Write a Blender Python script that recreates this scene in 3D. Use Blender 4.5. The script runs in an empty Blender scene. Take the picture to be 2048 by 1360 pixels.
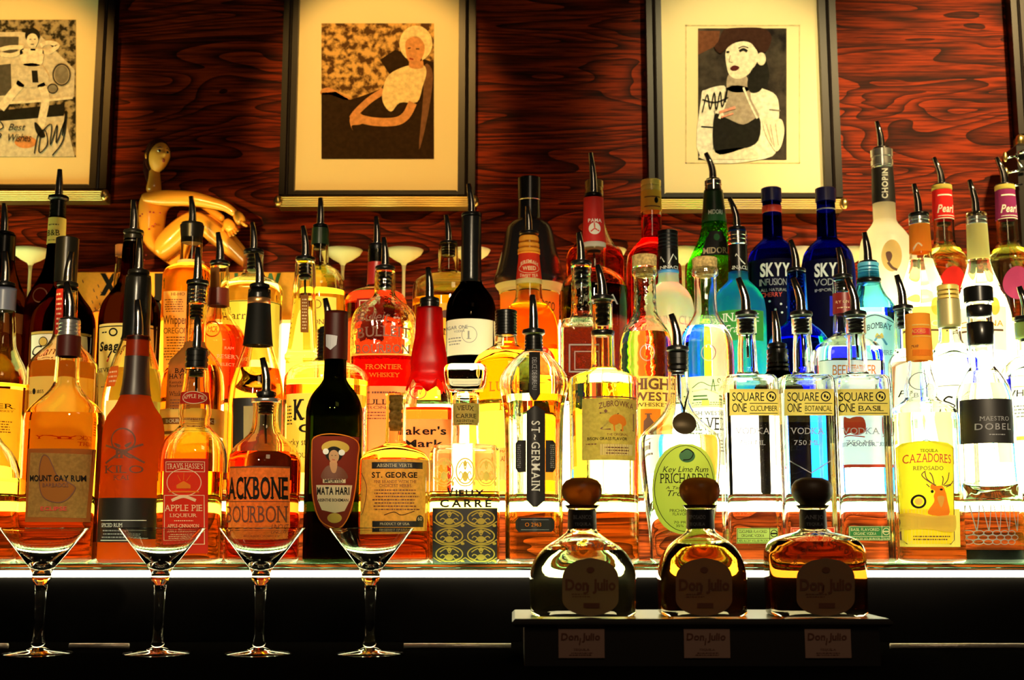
import bpy, bmesh, math, random
from mathutils import Vector
# ------------------------------------------------------------------ camera, world, light, exposure
SC = bpy.context.scene
COL = SC.collection
EYE = 1.35                      # camera height, metres
F = 2500.0                      # focal length in pixels of the 2048x1360 frame
PITCH = math.atan((1055 - 680) / F)
SP, CP = math.sin(PITCH), math.cos(PITCH)
cam = bpy.data.cameras.new('camera'); cam.sensor_width = 36; cam.lens = F * 36 / 2048
cam.clip_start = .05; cam.clip_end = 30
cam.dof.use_dof = True; cam.dof.focus_distance = 1.55; cam.dof.aperture_fstop = 9
co = bpy.data.objects.new('camera', cam); COL.objects.link(co)
co.location = (0, 0, EYE); co.rotation_euler = (math.pi / 2 + PITCH, 0, 0)
SC.camera = co
w = bpy.data.worlds.new('dim_bar_room'); SC.world = w; w.use_nodes = True
w.node_tree.nodes['Background'].inputs[0].default_value = (1.0, .75, .5, 1)
w.node_tree.nodes['Background'].inputs[1].default_value = .012
SC.view_settings.view_transform = 'Standard'; SC.view_settings.look = 'None'
SC.view_settings.exposure = 0.55; SC.view_settings.gamma = 1.0
cy = SC.cycles
cy.max_bounces = 26; cy.transmission_bounces = 22; cy.transparent_max_bounces = 48
cy.glossy_bounces = 6; cy.diffuse_bounces = 4; cy.volume_bounces = 0
cy.sample_clamp_indirect = 6.0; cy.blur_glossy = .3
cy.use_denoising = True
def lamp(name, kind, loc, aim, energy, col, **kw):
    l = bpy.data.lights.new(name, kind); l.energy = energy; l.color = col
    for k, v in kw.items(): setattr(l, k, v)
    o = bpy.data.objects.new(name, l); COL.objects.link(o); o.location = loc
    o.rotation_euler = (Vector(aim) - Vector(loc)).to_track_quat('-Z', 'Y').to_euler()
    return o
# ceiling picture spots above the bar, warm
lamp('picture_spot', 'SPOT', (1.15, .95, 2.85), (.86, 2.19, 2.00), 180, (1, .68, .28), spot_size=math.radians(34), spot_blend=.9, shadow_soft_size=.05)
lamp('picture_spot', 'SPOT', (.62, .95, 2.75), (.40, 2.19, 2.10), 70, (1, .78, .36), spot_size=math.radians(22), spot_blend=.6, shadow_soft_size=.05)
lamp('picture_spot', 'SPOT', (-.26, .95, 2.75), (-.24, 2.19, 2.10), 58, (1, .55, .14), spot_size=math.radians(20), spot_blend=.35, shadow_soft_size=.03)
lamp('picture_spot', 'SPOT', (-1.0, .95, 2.75), (-.90, 2.19, 2.10), 56, (1, .48, .09), spot_size=math.radians(18.5), spot_blend=.35, shadow_soft_size=.03)
lamp('front_fill', 'AREA', (.25, .25, 2.35), (.1, 1.5, 1.3), 1.6, (1, .72, .42), size=.35)  # added soft fill from the front, not a fitting of the bar
for x_, e_ in ((-.46, 46), (0, 52), (.46, 62)):      # added fill spots brightening the bottles, clear of the counter
    lamp('shelf_fill', 'SPOT', (x_, .22, 2.0), (x_, 1.6, 2.0 - 1.38 * math.tan(math.radians(16.8))), e_, (1, .80, .50), spot_size=math.radians(26.5), spot_blend=.4, shadow_soft_size=.04)
lamp('figurine_fill', 'SPOT', (-.75, .35, 1.62), (-.545, 2.12, 1.80), 125, (1, .60, .13), spot_size=math.radians(9.5), spot_blend=.6, shadow_soft_size=.03)  # added lamp low in front to brighten the figurine

# ------------------------------------------------------------------ pixel <-> place helpers
def ray(u, v):
    dx = (u - 1024) / F; dy = (680 - v) / F
    fh = CP - dy * SP; up = SP + dy * CP
    return dx / fh, up / fh, 1 / fh
def P(u, v, Y):
    a, b, _ = ray(u, v); return Vector((a * Y, Y, EYE + b * Y))
def Z(v, Y): return EYE + ray(1024, v)[1] * Y
def X(u, v, Y): return ray(u, v)[0] * Y
def S(v, Y): return Y * ray(1024, v)[2] / F         # metres per pixel there
def V(z, Y):                                         # pixel row of a height
    k = (z - EYE) / Y                                # k=(SP+dy CP)/(CP-dy SP)
    dy = (k * CP - SP) / (CP + k * SP); return 680 - dy * F

# ------------------------------------------------------------------ materials
MATS = {}
def nmat(name):
    m = bpy.data.materials.new(name); m.use_nodes = True; nt = m.node_tree; nt.nodes.clear()
    out = nt.nodes.new('ShaderNodeOutputMaterial'); MATS[name] = m
    return m, nt, out
def L(nt, a, b): nt.links.new(a, b)
def c4(c): return (c[0], c[1], c[2], 1)
def principled(name, col, rough=.4, metal=0, spec=.5, coat=0, bump=0, bscale=80):
    if name in MATS: return MATS[name]
    m, nt, out = nmat(name)
    b = nt.nodes.new('ShaderNodeBsdfPrincipled')
    b.inputs['Base Color'].default_value = c4(col); b.inputs['Roughness'].default_value = rough
    b.inputs['Metallic'].default_value = metal; b.inputs['Specular IOR Level'].default_value = spec
    b.inputs['Coat Weight'].default_value = coat
    if bump:
        n = nt.nodes.new('ShaderNodeTexNoise'); n.inputs['Scale'].default_value = bscale
        bp = nt.nodes.new('ShaderNodeBump'); bp.inputs['Strength'].default_value = bump; bp.inputs['Distance'].default_value = .002
        tc = nt.nodes.new('ShaderNodeTexCoord'); L(nt, tc.outputs['Object'], n.inputs['Vector'])
        L(nt, n.outputs[0], bp.inputs['Height']); L(nt, bp.outputs[0], b.inputs['Normal'])
    L(nt, b.outputs[0], out.inputs[0]); return m
def glass(name, col, rough=0.0, ior=1.47, bump=0, bscale=60):
    if name in MATS: return MATS[name]
    m, nt, out = nmat(name)
    g = nt.nodes.new('ShaderNodeBsdfGlass'); g.inputs['Color'].default_value = c4(col)
    g.inputs['Roughness'].default_value = rough; g.inputs['IOR'].default_value = ior
    if bump:
        n = nt.nodes.new('ShaderNodeTexNoise'); n.inputs['Scale'].default_value = bscale; n.inputs['Detail'].default_value = 1
        bp = nt.nodes.new('ShaderNodeBump'); bp.inputs['Strength'].default_value = bump; bp.inputs['Distance'].default_value = .003
        tc = nt.nodes.new('ShaderNodeTexCoord'); L(nt, tc.outputs['Object'], n.inputs['Vector'])
        L(nt, n.outputs[0], bp.inputs['Height']); L(nt, bp.outputs[0], g.inputs['Normal'])
    L(nt, g.outputs[0], out.inputs[0]); return m
def liquid(col):
    name = 'liquid_%d_%d_%d' % tuple(int(c * 100) for c in col)
    if name in MATS: return MATS[name]
    m, nt, out = nmat(name)                      # index matched to the bottle: tints, does not bend
    t = nt.nodes.new('ShaderNodeBsdfTransparent'); t.inputs[0].default_value = c4([max(0, c) ** .5 for c in col])
    L(nt, t.outputs[0], out.inputs[0]); return m
def paper(name, col, trans=.5, gloss=0.0, noise=0.0):
    if name in MATS: return MATS[name]
    m, nt, out = nmat(name)
    d = nt.nodes.new('ShaderNodeBsdfDiffuse'); t = nt.nodes.new('ShaderNodeBsdfTranslucent')
    mx = nt.nodes.new('ShaderNodeMixShader'); mx.inputs[0].default_value = trans
    if noise:
        n = nt.nodes.new('ShaderNodeTexNoise'); n.inputs['Scale'].default_value = 220
        tc = nt.nodes.new('ShaderNodeTexCoord'); L(nt, tc.outputs['Object'], n.inputs['Vector'])
        r = nt.nodes.new('ShaderNodeValToRGB')
        r.color_ramp.elements[0].position = .35; r.color_ramp.elements[1].position = .65
        r.color_ramp.elements[0].color = c4([c * (1 - noise) for c in col]); r.color_ramp.elements[1].color = c4(col)
        L(nt, n.outputs[0], r.inputs[0]); L(nt, r.outputs[0], d.inputs[0]); L(nt, r.outputs[0], t.inputs[0])
    else:
        d.inputs[0].default_value = c4(col); t.inputs[0].default_value = c4(col)
    L(nt, d.outputs[0], mx.inputs[1]); L(nt, t.outputs[0], mx.inputs[2])
    L(nt, mx.outputs[0], out.inputs[0]); return m
def frosted(name, col, rough=.35, mixd=.6):
    """etched coloured glass: light soaks through and spreads"""
    if name in MATS: return MATS[name]
    m, nt, out = nmat(name)
    t = nt.nodes.new('ShaderNodeBsdfTranslucent'); t.inputs[0].default_value = c4(col)
    r = nt.nodes.new('ShaderNodeBsdfRefraction'); r.inputs[0].default_value = c4(col); r.inputs[1].default_value = rough; r.inputs[2].default_value = 1.2
    g = nt.nodes.new('ShaderNodeBsdfGlossy'); g.inputs[1].default_value = .35; g.inputs[0].default_value = (.5, .5, .5, 1)
    mx = nt.nodes.new('ShaderNodeMixShader'); mx.inputs[0].default_value = mixd
    m2 = nt.nodes.new('ShaderNodeMixShader'); m2.inputs[0].default_value = .03
    L(nt, r.outputs[0], mx.inputs[1]); L(nt, t.outputs[0], mx.inputs[2])
    L(nt, mx.outputs[0], m2.inputs[1]); L(nt, g.outputs[0], m2.inputs[2]); L(nt, m2.outputs[0], out.inputs[0]); return m
def emit(name, col, s):
    if name in MATS: return MATS[name]
    m, nt, out = nmat(name); e = nt.nodes.new('ShaderNodeEmission')
    e.inputs[0].default_value = c4(col); e.inputs[1].default_value = s; L(nt, e.outputs[0], out.inputs[0]); return m
def wood(name, c0, c1, scale=1.0, rough=.6, coat=0):
    if name in MATS: return MATS[name]
    m, nt, out = nmat(name)
    b = nt.nodes.new('ShaderNodeBsdfPrincipled'); b.inputs['Roughness'].default_value = rough
    b.inputs['Specular IOR Level'].default_value = .08; b.inputs['Coat Weight'].default_value = coat
    tc = nt.nodes.new('ShaderNodeTexCoord'); mp = nt.nodes.new('ShaderNodeMapping')
    mp.inputs['Scale'].default_value = (1.3 * scale, 1.3 * scale, 7.0 * scale)
    L(nt, tc.outputs['Object'], mp.inputs[0])
    big = nt.nodes.new('ShaderNodeTexNoise'); big.inputs['Scale'].default_value = 1.5; big.inputs['Detail'].default_value = 1.5; big.inputs['Distortion'].default_value = .6
    L(nt, mp.outputs[0], big.inputs['Vector'])
    mul = nt.nodes.new('ShaderNodeMath'); mul.operation = 'MULTIPLY'; mul.inputs[1].default_value = 17.0
    L(nt, big.outputs[0], mul.inputs[0])
    fr = nt.nodes.new('ShaderNodeMath'); fr.operation = 'FRACT'; L(nt, mul.outputs[0], fr.inputs[0])
    mp2 = nt.nodes.new('ShaderNodeMapping'); mp2.inputs['Scale'].default_value = (9 * scale, 9 * scale, 190 * scale)
    L(nt, tc.outputs['Object'], mp2.inputs[0])
    fine = nt.nodes.new('ShaderNodeTexNoise'); fine.inputs['Scale'].default_value = 1.6; fine.inputs['Detail'].default_value = 3
    L(nt, mp2.outputs[0], fine.inputs['Vector'])
    r1 = nt.nodes.new('ShaderNodeValToRGB')
    r1.color_ramp.elements[0].position = 0; r1.color_ramp.elements[0].color = (1, 1, 1, 1)
    r1.color_ramp.elements[1].position = .95; r1.color_ramp.elements[1].color = (.12, .12, .12, 1)
    e = r1.color_ramp.elements.new(.45); e.color = (.8, .8, .8, 1)
    L(nt, fr.outputs[0], r1.inputs[0])
    r2 = nt.nodes.new('ShaderNodeValToRGB'); r2.color_ramp.elements[0].position = .36; r2.color_ramp.elements[1].position = .60
    r2.color_ramp.elements[0].color = (.22, .22, .22, 1)
    L(nt, fine.outputs[0], r2.inputs[0])
    mm = nt.nodes.new('ShaderNodeMath'); mm.operation = 'MULTIPLY'
    L(nt, r1.outputs[0], mm.inputs[0]); L(nt, r2.outputs[0], mm.inputs[1])
    r3 = nt.nodes.new('ShaderNodeValToRGB'); r3.color_ramp.elements[0].color = c4(c0); r3.color_ramp.elements[1].color = c4(c1)
    L(nt, mm.outputs[0], r3.inputs[0]); L(nt, r3.outputs[0], b.inputs['Base Color'])
    bp = nt.nodes.new('ShaderNodeBump'); bp.inputs['Strength'].default_value = .25; bp.inputs['Distance'].default_value = .001
    L(nt, mm.outputs[0], bp.inputs['Height']); L(nt, bp.outputs[0], b.inputs['Normal'])
    L(nt, b.outputs[0], out.inputs[0]); return m

BLACKP = principled('black_plastic', (.005, .005, .005), .28, spec=.3)
STEEL = principled('pourer_steel', (.32, .31, .29), .16, 1)
CHROME = principled('chrome', (.75, .74, .7), .1, 1)
BRASS = principled('brass', (.75, .55, .2), .3, 1)
BLACKW = principled('black_lacquer', (.005, .004, .004), .5, spec=.2)
CORK = paper('cork', (.72, .5, .2), .3, noise=.5)
INK = principled('black_ink', (.01, .008, .006), .6, spec=.1)

# ------------------------------------------------------------------ objects
def obj(name, verts, faces, mats, parent=None, smooth=True, fm=None):
    me = bpy.data.meshes.new(name); me.from_pydata([tuple(v) for v in verts], [], faces)
    if not isinstance(mats, (list, tuple)): mats = [mats]
    for m in mats: me.materials.append(m)
    if fm: me.polygons.foreach_set('material_index', fm)
    if smooth: me.polygons.foreach_set('use_smooth', [True] * len(me.polygons))
    me.update()
    o = bpy.data.objects.new(name, me); COL.objects.link(o)
    if parent is not None:
        o.parent = parent
        off = Vector(parent['_o']) if '_o' in parent else Vector((0, 0, 0))
        me.transform(__import__('mathutils').Matrix.Translation(-off)); o['_o'] = tuple(off)
    return o
def thing(name, label, cat, loc, group=None):
    o = bpy.data.objects.new(name, None); COL.objects.link(o); o.location = loc; o.empty_display_size = .02
    o['label'] = label; o['category'] = cat; o['_o'] = tuple(loc)
    if group: o['group'] = group
    return o
def tag(o, label=None, cat=None, group=None, kind=None):
    for k, v in (('label', label), ('category', cat), ('group', group), ('kind', kind)):
        if v: o[k] = v
    return o
class Buf:
    def __init__(s): s.v = []; s.f = []; s.m = []
    def add(s, vs, fs, m=0):
        k = len(s.v); s.v += [tuple(v) for v in vs]; s.f += [tuple(i + k for i in f) for f in fs]; s.m += [m] * len(fs)
    def box(s, x0, x1, y0, y1, z0, z1, m=0, bev=0):
        if bev:
            b = bev; xs = (x0, x1); vs = []
            for z, d in ((z0, b), (z0 + b, 0), (z1 - b, 0), (z1, b)):
                vs += [(x0 + d, y0 + d, z), (x1 - d, y0 + d, z), (x1 - d, y1 - d, z), (x0 + d, y1 - d, z)]
            fs = [(3, 2, 1, 0), (12, 13, 14, 15)]
            for r in range(3):
                for i in range(4): fs.append((r * 4 + i, r * 4 + (i + 1) % 4, r * 4 + 4 + (i + 1) % 4, r * 4 + 4 + i))
            s.add(vs, fs, m); return
        s.add([(x0, y0, z0), (x1, y0, z0), (x1, y1, z0), (x0, y1, z0), (x0, y0, z1), (x1, y0, z1), (x1, y1, z1), (x0, y1, z1)],
              [(3, 2, 1, 0), (4, 5, 6, 7), (0, 1, 5, 4), (1, 2, 6, 5), (2, 3, 7, 6), (3, 0, 4, 7)], m)
    def tube(s, pts, rads, seg=12, m=0, cap=True):
        pts = [Vector(p) for p in pts]; n = len(pts); rings = []
        up = Vector((0, 1, 0))
        for i, p in enumerate(pts):
            d = (pts[min(i + 1, n - 1)] - pts[max(i - 1, 0)]).normalized()
            a = d.cross(up)
            if a.length < 1e-4: a = d.cross(Vector((1, 0, 0)))
            a.normalize(); b = d.cross(a)
            rings.append([p + (a * math.cos(2 * math.pi * k / seg) + b * math.sin(2 * math.pi * k / seg)) * rads[i] for k in range(seg)])
        fs = []
        for i in range(n - 1):
            for k in range(seg): fs.append((i * seg + k, i * seg + (k + 1) % seg, (i + 1) * seg + (k + 1) % seg, (i + 1) * seg + k))
        if cap: fs += [tuple(range(seg - 1, -1, -1)), tuple(range((n - 1) * seg, n * seg))]
        s.add([v for r in rings for v in r], fs, m)
    def lathe(s, cx, cy, prof, seg=32, m=0, closed=True):
        """prof: (r, z) list; closed caps both ends"""
        vs = []
        for r, z in prof:
            vs += [(cx + r * math.cos(2 * math.pi * k / seg), cy + r * math.sin(2 * math.pi * k / seg), z) for k in range(seg)]
        fs = []; n = len(prof); flip = prof[0][1] > prof[-1][1]
        for i in range(n - 1):
            for k in range(seg):
                q = (i * seg + k, i * seg + (k + 1) % seg, (i + 1) * seg + (k + 1) % seg, (i + 1) * seg + k)
                fs.append(q[::-1] if flip else q)
        if closed:
            a = tuple(range(seg)); b = tuple(range((n - 1) * seg, n * seg))
            fs += [a, b[::-1]] if flip else [a[::-1], b]
        s.add(vs, fs, m)
    def sphere(s, c, rx, ry, rz, seg=20, rings=12, m=0):
        vs = []
        for i in range(1, rings):
            t = math.pi * i / rings
            vs += [(c[0] + rx * math.sin(t) * math.cos(2 * math.pi * k / seg), c[1] + ry * math.sin(t) * math.sin(2 * math.pi * k / seg), c[2] - rz * math.cos(t)) for k in range(seg)]
        fs = []
        for i in range(rings - 2):
            for k in range(seg): fs.append((i * seg + k, i * seg + (k + 1) % seg, (i + 1) * seg + (k + 1) % seg, (i + 1) * seg + k))
        fs += [tuple(range(seg - 1, -1, -1)), tuple(range((rings - 2) * seg, (rings - 1) * seg))]
        s.add(vs, fs, m)
    def make(s, name, mats, parent=None, smooth=True):
        return obj(name, s.v, s.f, mats, parent, smooth, s.m)
def sharp(o, ang=40):
    """hard edges where faces meet at a wide angle"""
    me = o.data; bm = bmesh.new(); bm.from_mesh(me)
    for e in bm.edges:
        if len(e.link_faces) == 2 and e.calc_face_angle(0) > math.radians(ang): e.smooth = False
    bm.to_mesh(me); bm.free(); return o

# ------------------------------------------------------------------ flat drawing: text, lines, shapes
GLY = {}
def glyph(ch, wt):
    k = (ch, wt)
    if k in GLY: return GLY[k]
    c = bpy.data.curves.new('g', 'FONT'); c.body = ch; c.resolution_u = 3; c.offset = wt; c.fill_mode = 'FRONT'
    o = bpy.data.objects.new('g', c); COL.objects.link(o)
    dg = bpy.context.evaluated_depsgraph_get(); dg.update()
    me = bpy.data.meshes.new_from_object(o.evaluated_get(dg))
    vs = [(v.co.x, v.co.y) for v in me.vertices]; fs = [tuple(p.vertices) for p in me.polygons]
    bpy.data.objects.remove(o); bpy.data.curves.remove(c); bpy.data.meshes.remove(me)
    if vs:
        x0 = min(v[0] for v in vs); x1 = max(v[0] for v in vs)
    else: x0, x1 = 0, .28
    GLY[k] = (vs, fs, x0, x1); return GLY[k]
SER = {'A': ((), (.06, .94)), 'B': ((.1,), (.1,)), 'D': ((.1,), (.1,)), 'E': ((.1,), (.1,)), 'F': ((.1,), (.12,)), 'H': ((.1, .9), (.1, .9)), 'I': ((.5,), (.5,)),
       'J': ((.8,), ()), 'K': ((.1, .85), (.1, .92)), 'L': ((.1,), (.1,)), 'M': ((.08, .92), (.08, .92)), 'N': ((.08, .92), (.08,)), 'P': ((.1,), (.12,)),
       'R': ((.1,), (.1, .92)), 'T': ((), (.5,)), 'U': ((.1, .9), ()), 'V': ((.06, .94), ()), 'W': ((.04, .96), ()), 'X': ((.1, .9), (.1, .9)), 'Y': ((.08, .92), (.5,)),
       'k': ((.1,), (.1, .9)), 'r': ((), (.18,)), 'l': ((.5,), (.5,)), 'h': ((.1,), (.1, .9)), 'n': ((), (.1, .9)), 'i': ((), (.5,)), '1': ((), (.6,))}
def text2d(s, wt=0.0, serif=False, sp=.06):
    """laid out string: list of (verts, faces) and its extents, cap height .72"""
    x = 0; out = []
    for ch in s:
        if ch == ' ': x += .30; continue
        vs, fs, x0, x1 = glyph(ch, wt); w = x1 - x0
        out.append(([(a - x0 + x, b) for a, b in vs], fs))
        if serif and ch in SER:
            cap = max(v[1] for v in vs); hl = .13; th = .055
            for lst, yy in ((SER[ch][0], cap - th), (SER[ch][1], 0)):
                for q in lst:
                    c = x + q * w
                    out.append(([(c - hl, yy), (c + hl, yy), (c + hl, yy + th), (c - hl, yy + th)], [(0, 1, 2, 3)]))
        x += w + sp + (.05 if serif else 0)
    return out, max(x - sp, .01)
def spline(pts, n=5, closed=True):
    r = []; m = len(pts); rng = range(m) if closed else range(m - 1)
    for i in rng:
        p0, p1, p2, p3 = (pts[(i + d) % m] if closed else pts[min(max(i + d, 0), m - 1)] for d in (-1, 0, 1, 2))
        for k in range(n):
            t = k / n
            r.append(tuple(.5 * (2 * p1[j] + (p2[j] - p0[j]) * t + (2 * p0[j] - 5 * p1[j] + 4 * p2[j] - p3[j]) * t * t + (3 * p1[j] - p0[j] - 3 * p2[j] + p3[j]) * t ** 3) for j in (0, 1)))
    if not closed: r.append(tuple(pts[-1]))
    return r
def split(pts, lim=7.0):
    """triangles small enough to hug a curved surface"""
    from mathutils.geometry import tessellate_polygon
    q = [tuple(p) for p in pts]
    if max(p[0] for p in q) - min(p[0] for p in q) < lim: return (q, [tuple(range(len(q)))])
    return refine([tuple(q[i] for i in t) for t in tessellate_polygon([[Vector((p[0], p[1], 0)) for p in q]])], lim)
def refine(todo, lim):
    vs = []; fs = []; idx = {}
    while todo:
        t = todo.pop(); e = [abs(t[i][0] - t[(i + 1) % 3][0]) for i in range(3)]; k = e.index(max(e))
        if e[k] > lim:
            a, b_, c = t[k], t[(k + 1) % 3], t[(k + 2) % 3]; m_ = ((a[0] + b_[0]) / 2, (a[1] + b_[1]) / 2); todo += [(a, m_, c), (m_, b_, c)]; continue
        f = []
        for p in t:
            if p not in idx: idx[p] = len(vs); vs.append(p)
            f.append(idx[p])
        fs.append(tuple(f))
    return (vs, fs)
def ops2d(ops):
    """-> list of (verts in px, faces, material, layer)"""
    out = []
    for op in ops:
        k = op[0]; lay = 0
        if isinstance(op[-1], dict): opt = op[-1]; op = op[:-1]
        else: opt = {}
        lay = opt.get('z', 0)
        if k == 't':
            _, s, u0, u1, v0, v1, m = op
            g, W = text2d(s, opt.get('b', .0), opt.get('s', False), opt.get('sp', .06))
            capH = opt.get('cap', .72); k_ = opt.get('k', 0); arc = opt.get('arc', 0); rot = opt.get('rot', 0)
            for vs, fs in g:
                q = []
                for a, b in vs:
                    tt = a / W; h = b / capH; tt += k_ * h * capH / W
                    if rot == 90:      # reads downwards
                        q.append((u0 + (u1 - u0) * h, v0 + (v1 - v0) * tt))
                    elif rot == -90:   # reads upwards
                        q.append((u1 - (u1 - u0) * h, v1 - (v1 - v0) * tt))
                    else:
                        q.append((u0 + (u1 - u0) * tt, v1 - (v1 - v0) * h - arc * (1 - (2 * tt - 1) ** 2)))
                if max(a[0] for a in q) - min(a[0] for a in q) > 6 and all(len(f) == 3 for f in fs): q, fs = refine([tuple(q[i] for i in f) for f in fs], 5.0)
                out.append((q, fs, m, lay))
        elif k == 'l':
            _, pts, wd, m = op
            if opt.get('c', True) and len(pts) > 2: pts = spline(pts, 5, opt.get('closed', False))
            if opt.get('closed'): pts = pts + [pts[0]]
            n = len(pts); q = []
            for i in range(n):
                a = pts[max(i - 1, 0)]; b = pts[min(i + 1, n - 1)]; dx, dy = b[0] - a[0], b[1] - a[1]; d = math.hypot(dx, dy) or 1
                tw = wd * (opt['tap'] + (1 - opt['tap']) * (1 - i / max(1, n - 1))) if 'tap' in opt else wd
                nx, ny = -dy / d * tw / 2, dx / d * tw / 2
                q += [(pts[i][0] + nx, pts[i][1] + ny), (pts[i][0] - nx, pts[i][1] - ny)]
            out.append((q, [(2 * i, 2 * i + 1, 2 * i + 3, 2 * i + 2) for i in range(n - 1)], m, lay))
        elif k == 'p':
            _, pts, m = op
            if opt.get('c', True): pts = spline(pts, 4)
            out.append(split(pts) + (m, lay))
        elif k == 'r':
            _, u0, v0, u1, v1, m = op; nx = max(1, int(abs(u1 - u0) / 5)); q = []
            for i in range(nx + 1):
                u = u0 + (u1 - u0) * i / nx; q += [(u, v0), (u, v1)]
            out.append((q, [(2 * i, 2 * i + 1, 2 * i + 3, 2 * i + 2) for i in range(nx)], m, lay))
        elif k == 'o':
            _, u, v, a, b, m = op; n = 28
            out.append(split([(u + a * math.cos(6.2832 * i / n), v + b * math.sin(6.2832 * i / n)) for i in range(n)]) + (m, lay))
        elif k == 'ring':
            _, u, v, a, b, wd, m = op; n = 36; q = []
            for i in range(n):
                c, s_ = math.cos(6.2832 * i / n), math.sin(6.2832 * i / n)
                q += [(u + (a + wd / 2) * c, v + (b + wd / 2) * s_), (u + (a - wd / 2) * c, v + (b - wd / 2) * s_)]
            out.append((q, [(2 * i, 2 * i + 1, (2 * i + 3) % (2 * n), (2 * i + 2) % (2 * n)) for i in range(n)], m, lay))
        elif k == 'fine':             # rows of small print too small to read
            _, u0, v0, u1, v1, rows, m = op; rnd = random.Random(int(u0 * 7 + v0)); q = []; fs = []
            for r in range(rows):
                v = v0 + (v1 - v0) * (r + .3) / rows; h = (v1 - v0) / rows * .38; u = u0 + (rnd.random() * .12) * (u1 - u0); ue = u1 - (rnd.random() * .12) * (u1 - u0)
                while u < ue:
                    wd = 1.2 + rnd.random() * 5; kx = len(q); q += [(u, v), (min(u + wd, ue), v), (min(u + wd, ue), v + h), (u, v + h)]; fs.append((kx, kx + 1, kx + 2, kx + 3)); u += wd + 1.3
            out.append((q, fs, m, lay))
    return out
def draw(name, ops, mapf, parent, base=.0009):
    """one mesh per call; mapf(u, v, lift) -> place"""
    b = Buf(); mats = []
    for vs, fs, m, lay in ops2d(ops):
        if m not in mats: mats.append(m)
        b.add([mapf(u, v, base + lay * .0004) for u, v in vs], fs, mats.index(m))
    if not b.v: return None
    return b.make(name, mats, parent, smooth=False)
# ------------------------------------------------------------------ bottles
YL = {'A': 1.56, 'C': 1.70, 'D': 1.80, 'E': 1.91, 'F': 2.01}
T1 = Z(1127, 1.50); T2 = Z(988, 1.64); T3 = Z(800, 1.855)
TZ = {'A': T1, 'C': T2, 'D': T2, 'E': T3, 'F': T3}
TNAME = {'A': 'bottles on the lowest lit shelf', 'C': 'bottles at the front of the middle lit shelf', 'D': 'bottles at the back of the middle lit shelf',
         'E': 'bottles at the front of the top lit shelf', 'F': 'bottles at the back of the top lit shelf'}
def pchip(xs, ys):
    n = len(xs); h = [xs[i + 1] - xs[i] for i in range(n - 1)]; d = [(ys[i + 1] - ys[i]) / h[i] for i in range(n - 1)]
    m = [0.0] * n; m[0] = d[0]; m[-1] = d[-1]
    for i in range(1, n - 1):
        if d[i - 1] * d[i] <= 0: m[i] = 0
        else:
            w1 = 2 * h[i] + h[i - 1]; w2 = h[i] + 2 * h[i - 1]; m[i] = (w1 + w2) / (w1 / d[i - 1] + w2 / d[i])
    def f(x):
        x = min(max(x, xs[0]), xs[-1]); i = 0
        while i < n - 2 and x > xs[i + 1]: i += 1
        t = (x - xs[i]) / h[i]; t2, t3 = t * t, t ** 3
        return (2 * t3 - 3 * t2 + 1) * ys[i] + (t3 - 2 * t2 + t) * h[i] * m[i] + (3 * t2 - 2 * t3) * ys[i + 1] + (t3 - t2) * h[i] * m[i + 1]
    return f
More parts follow.
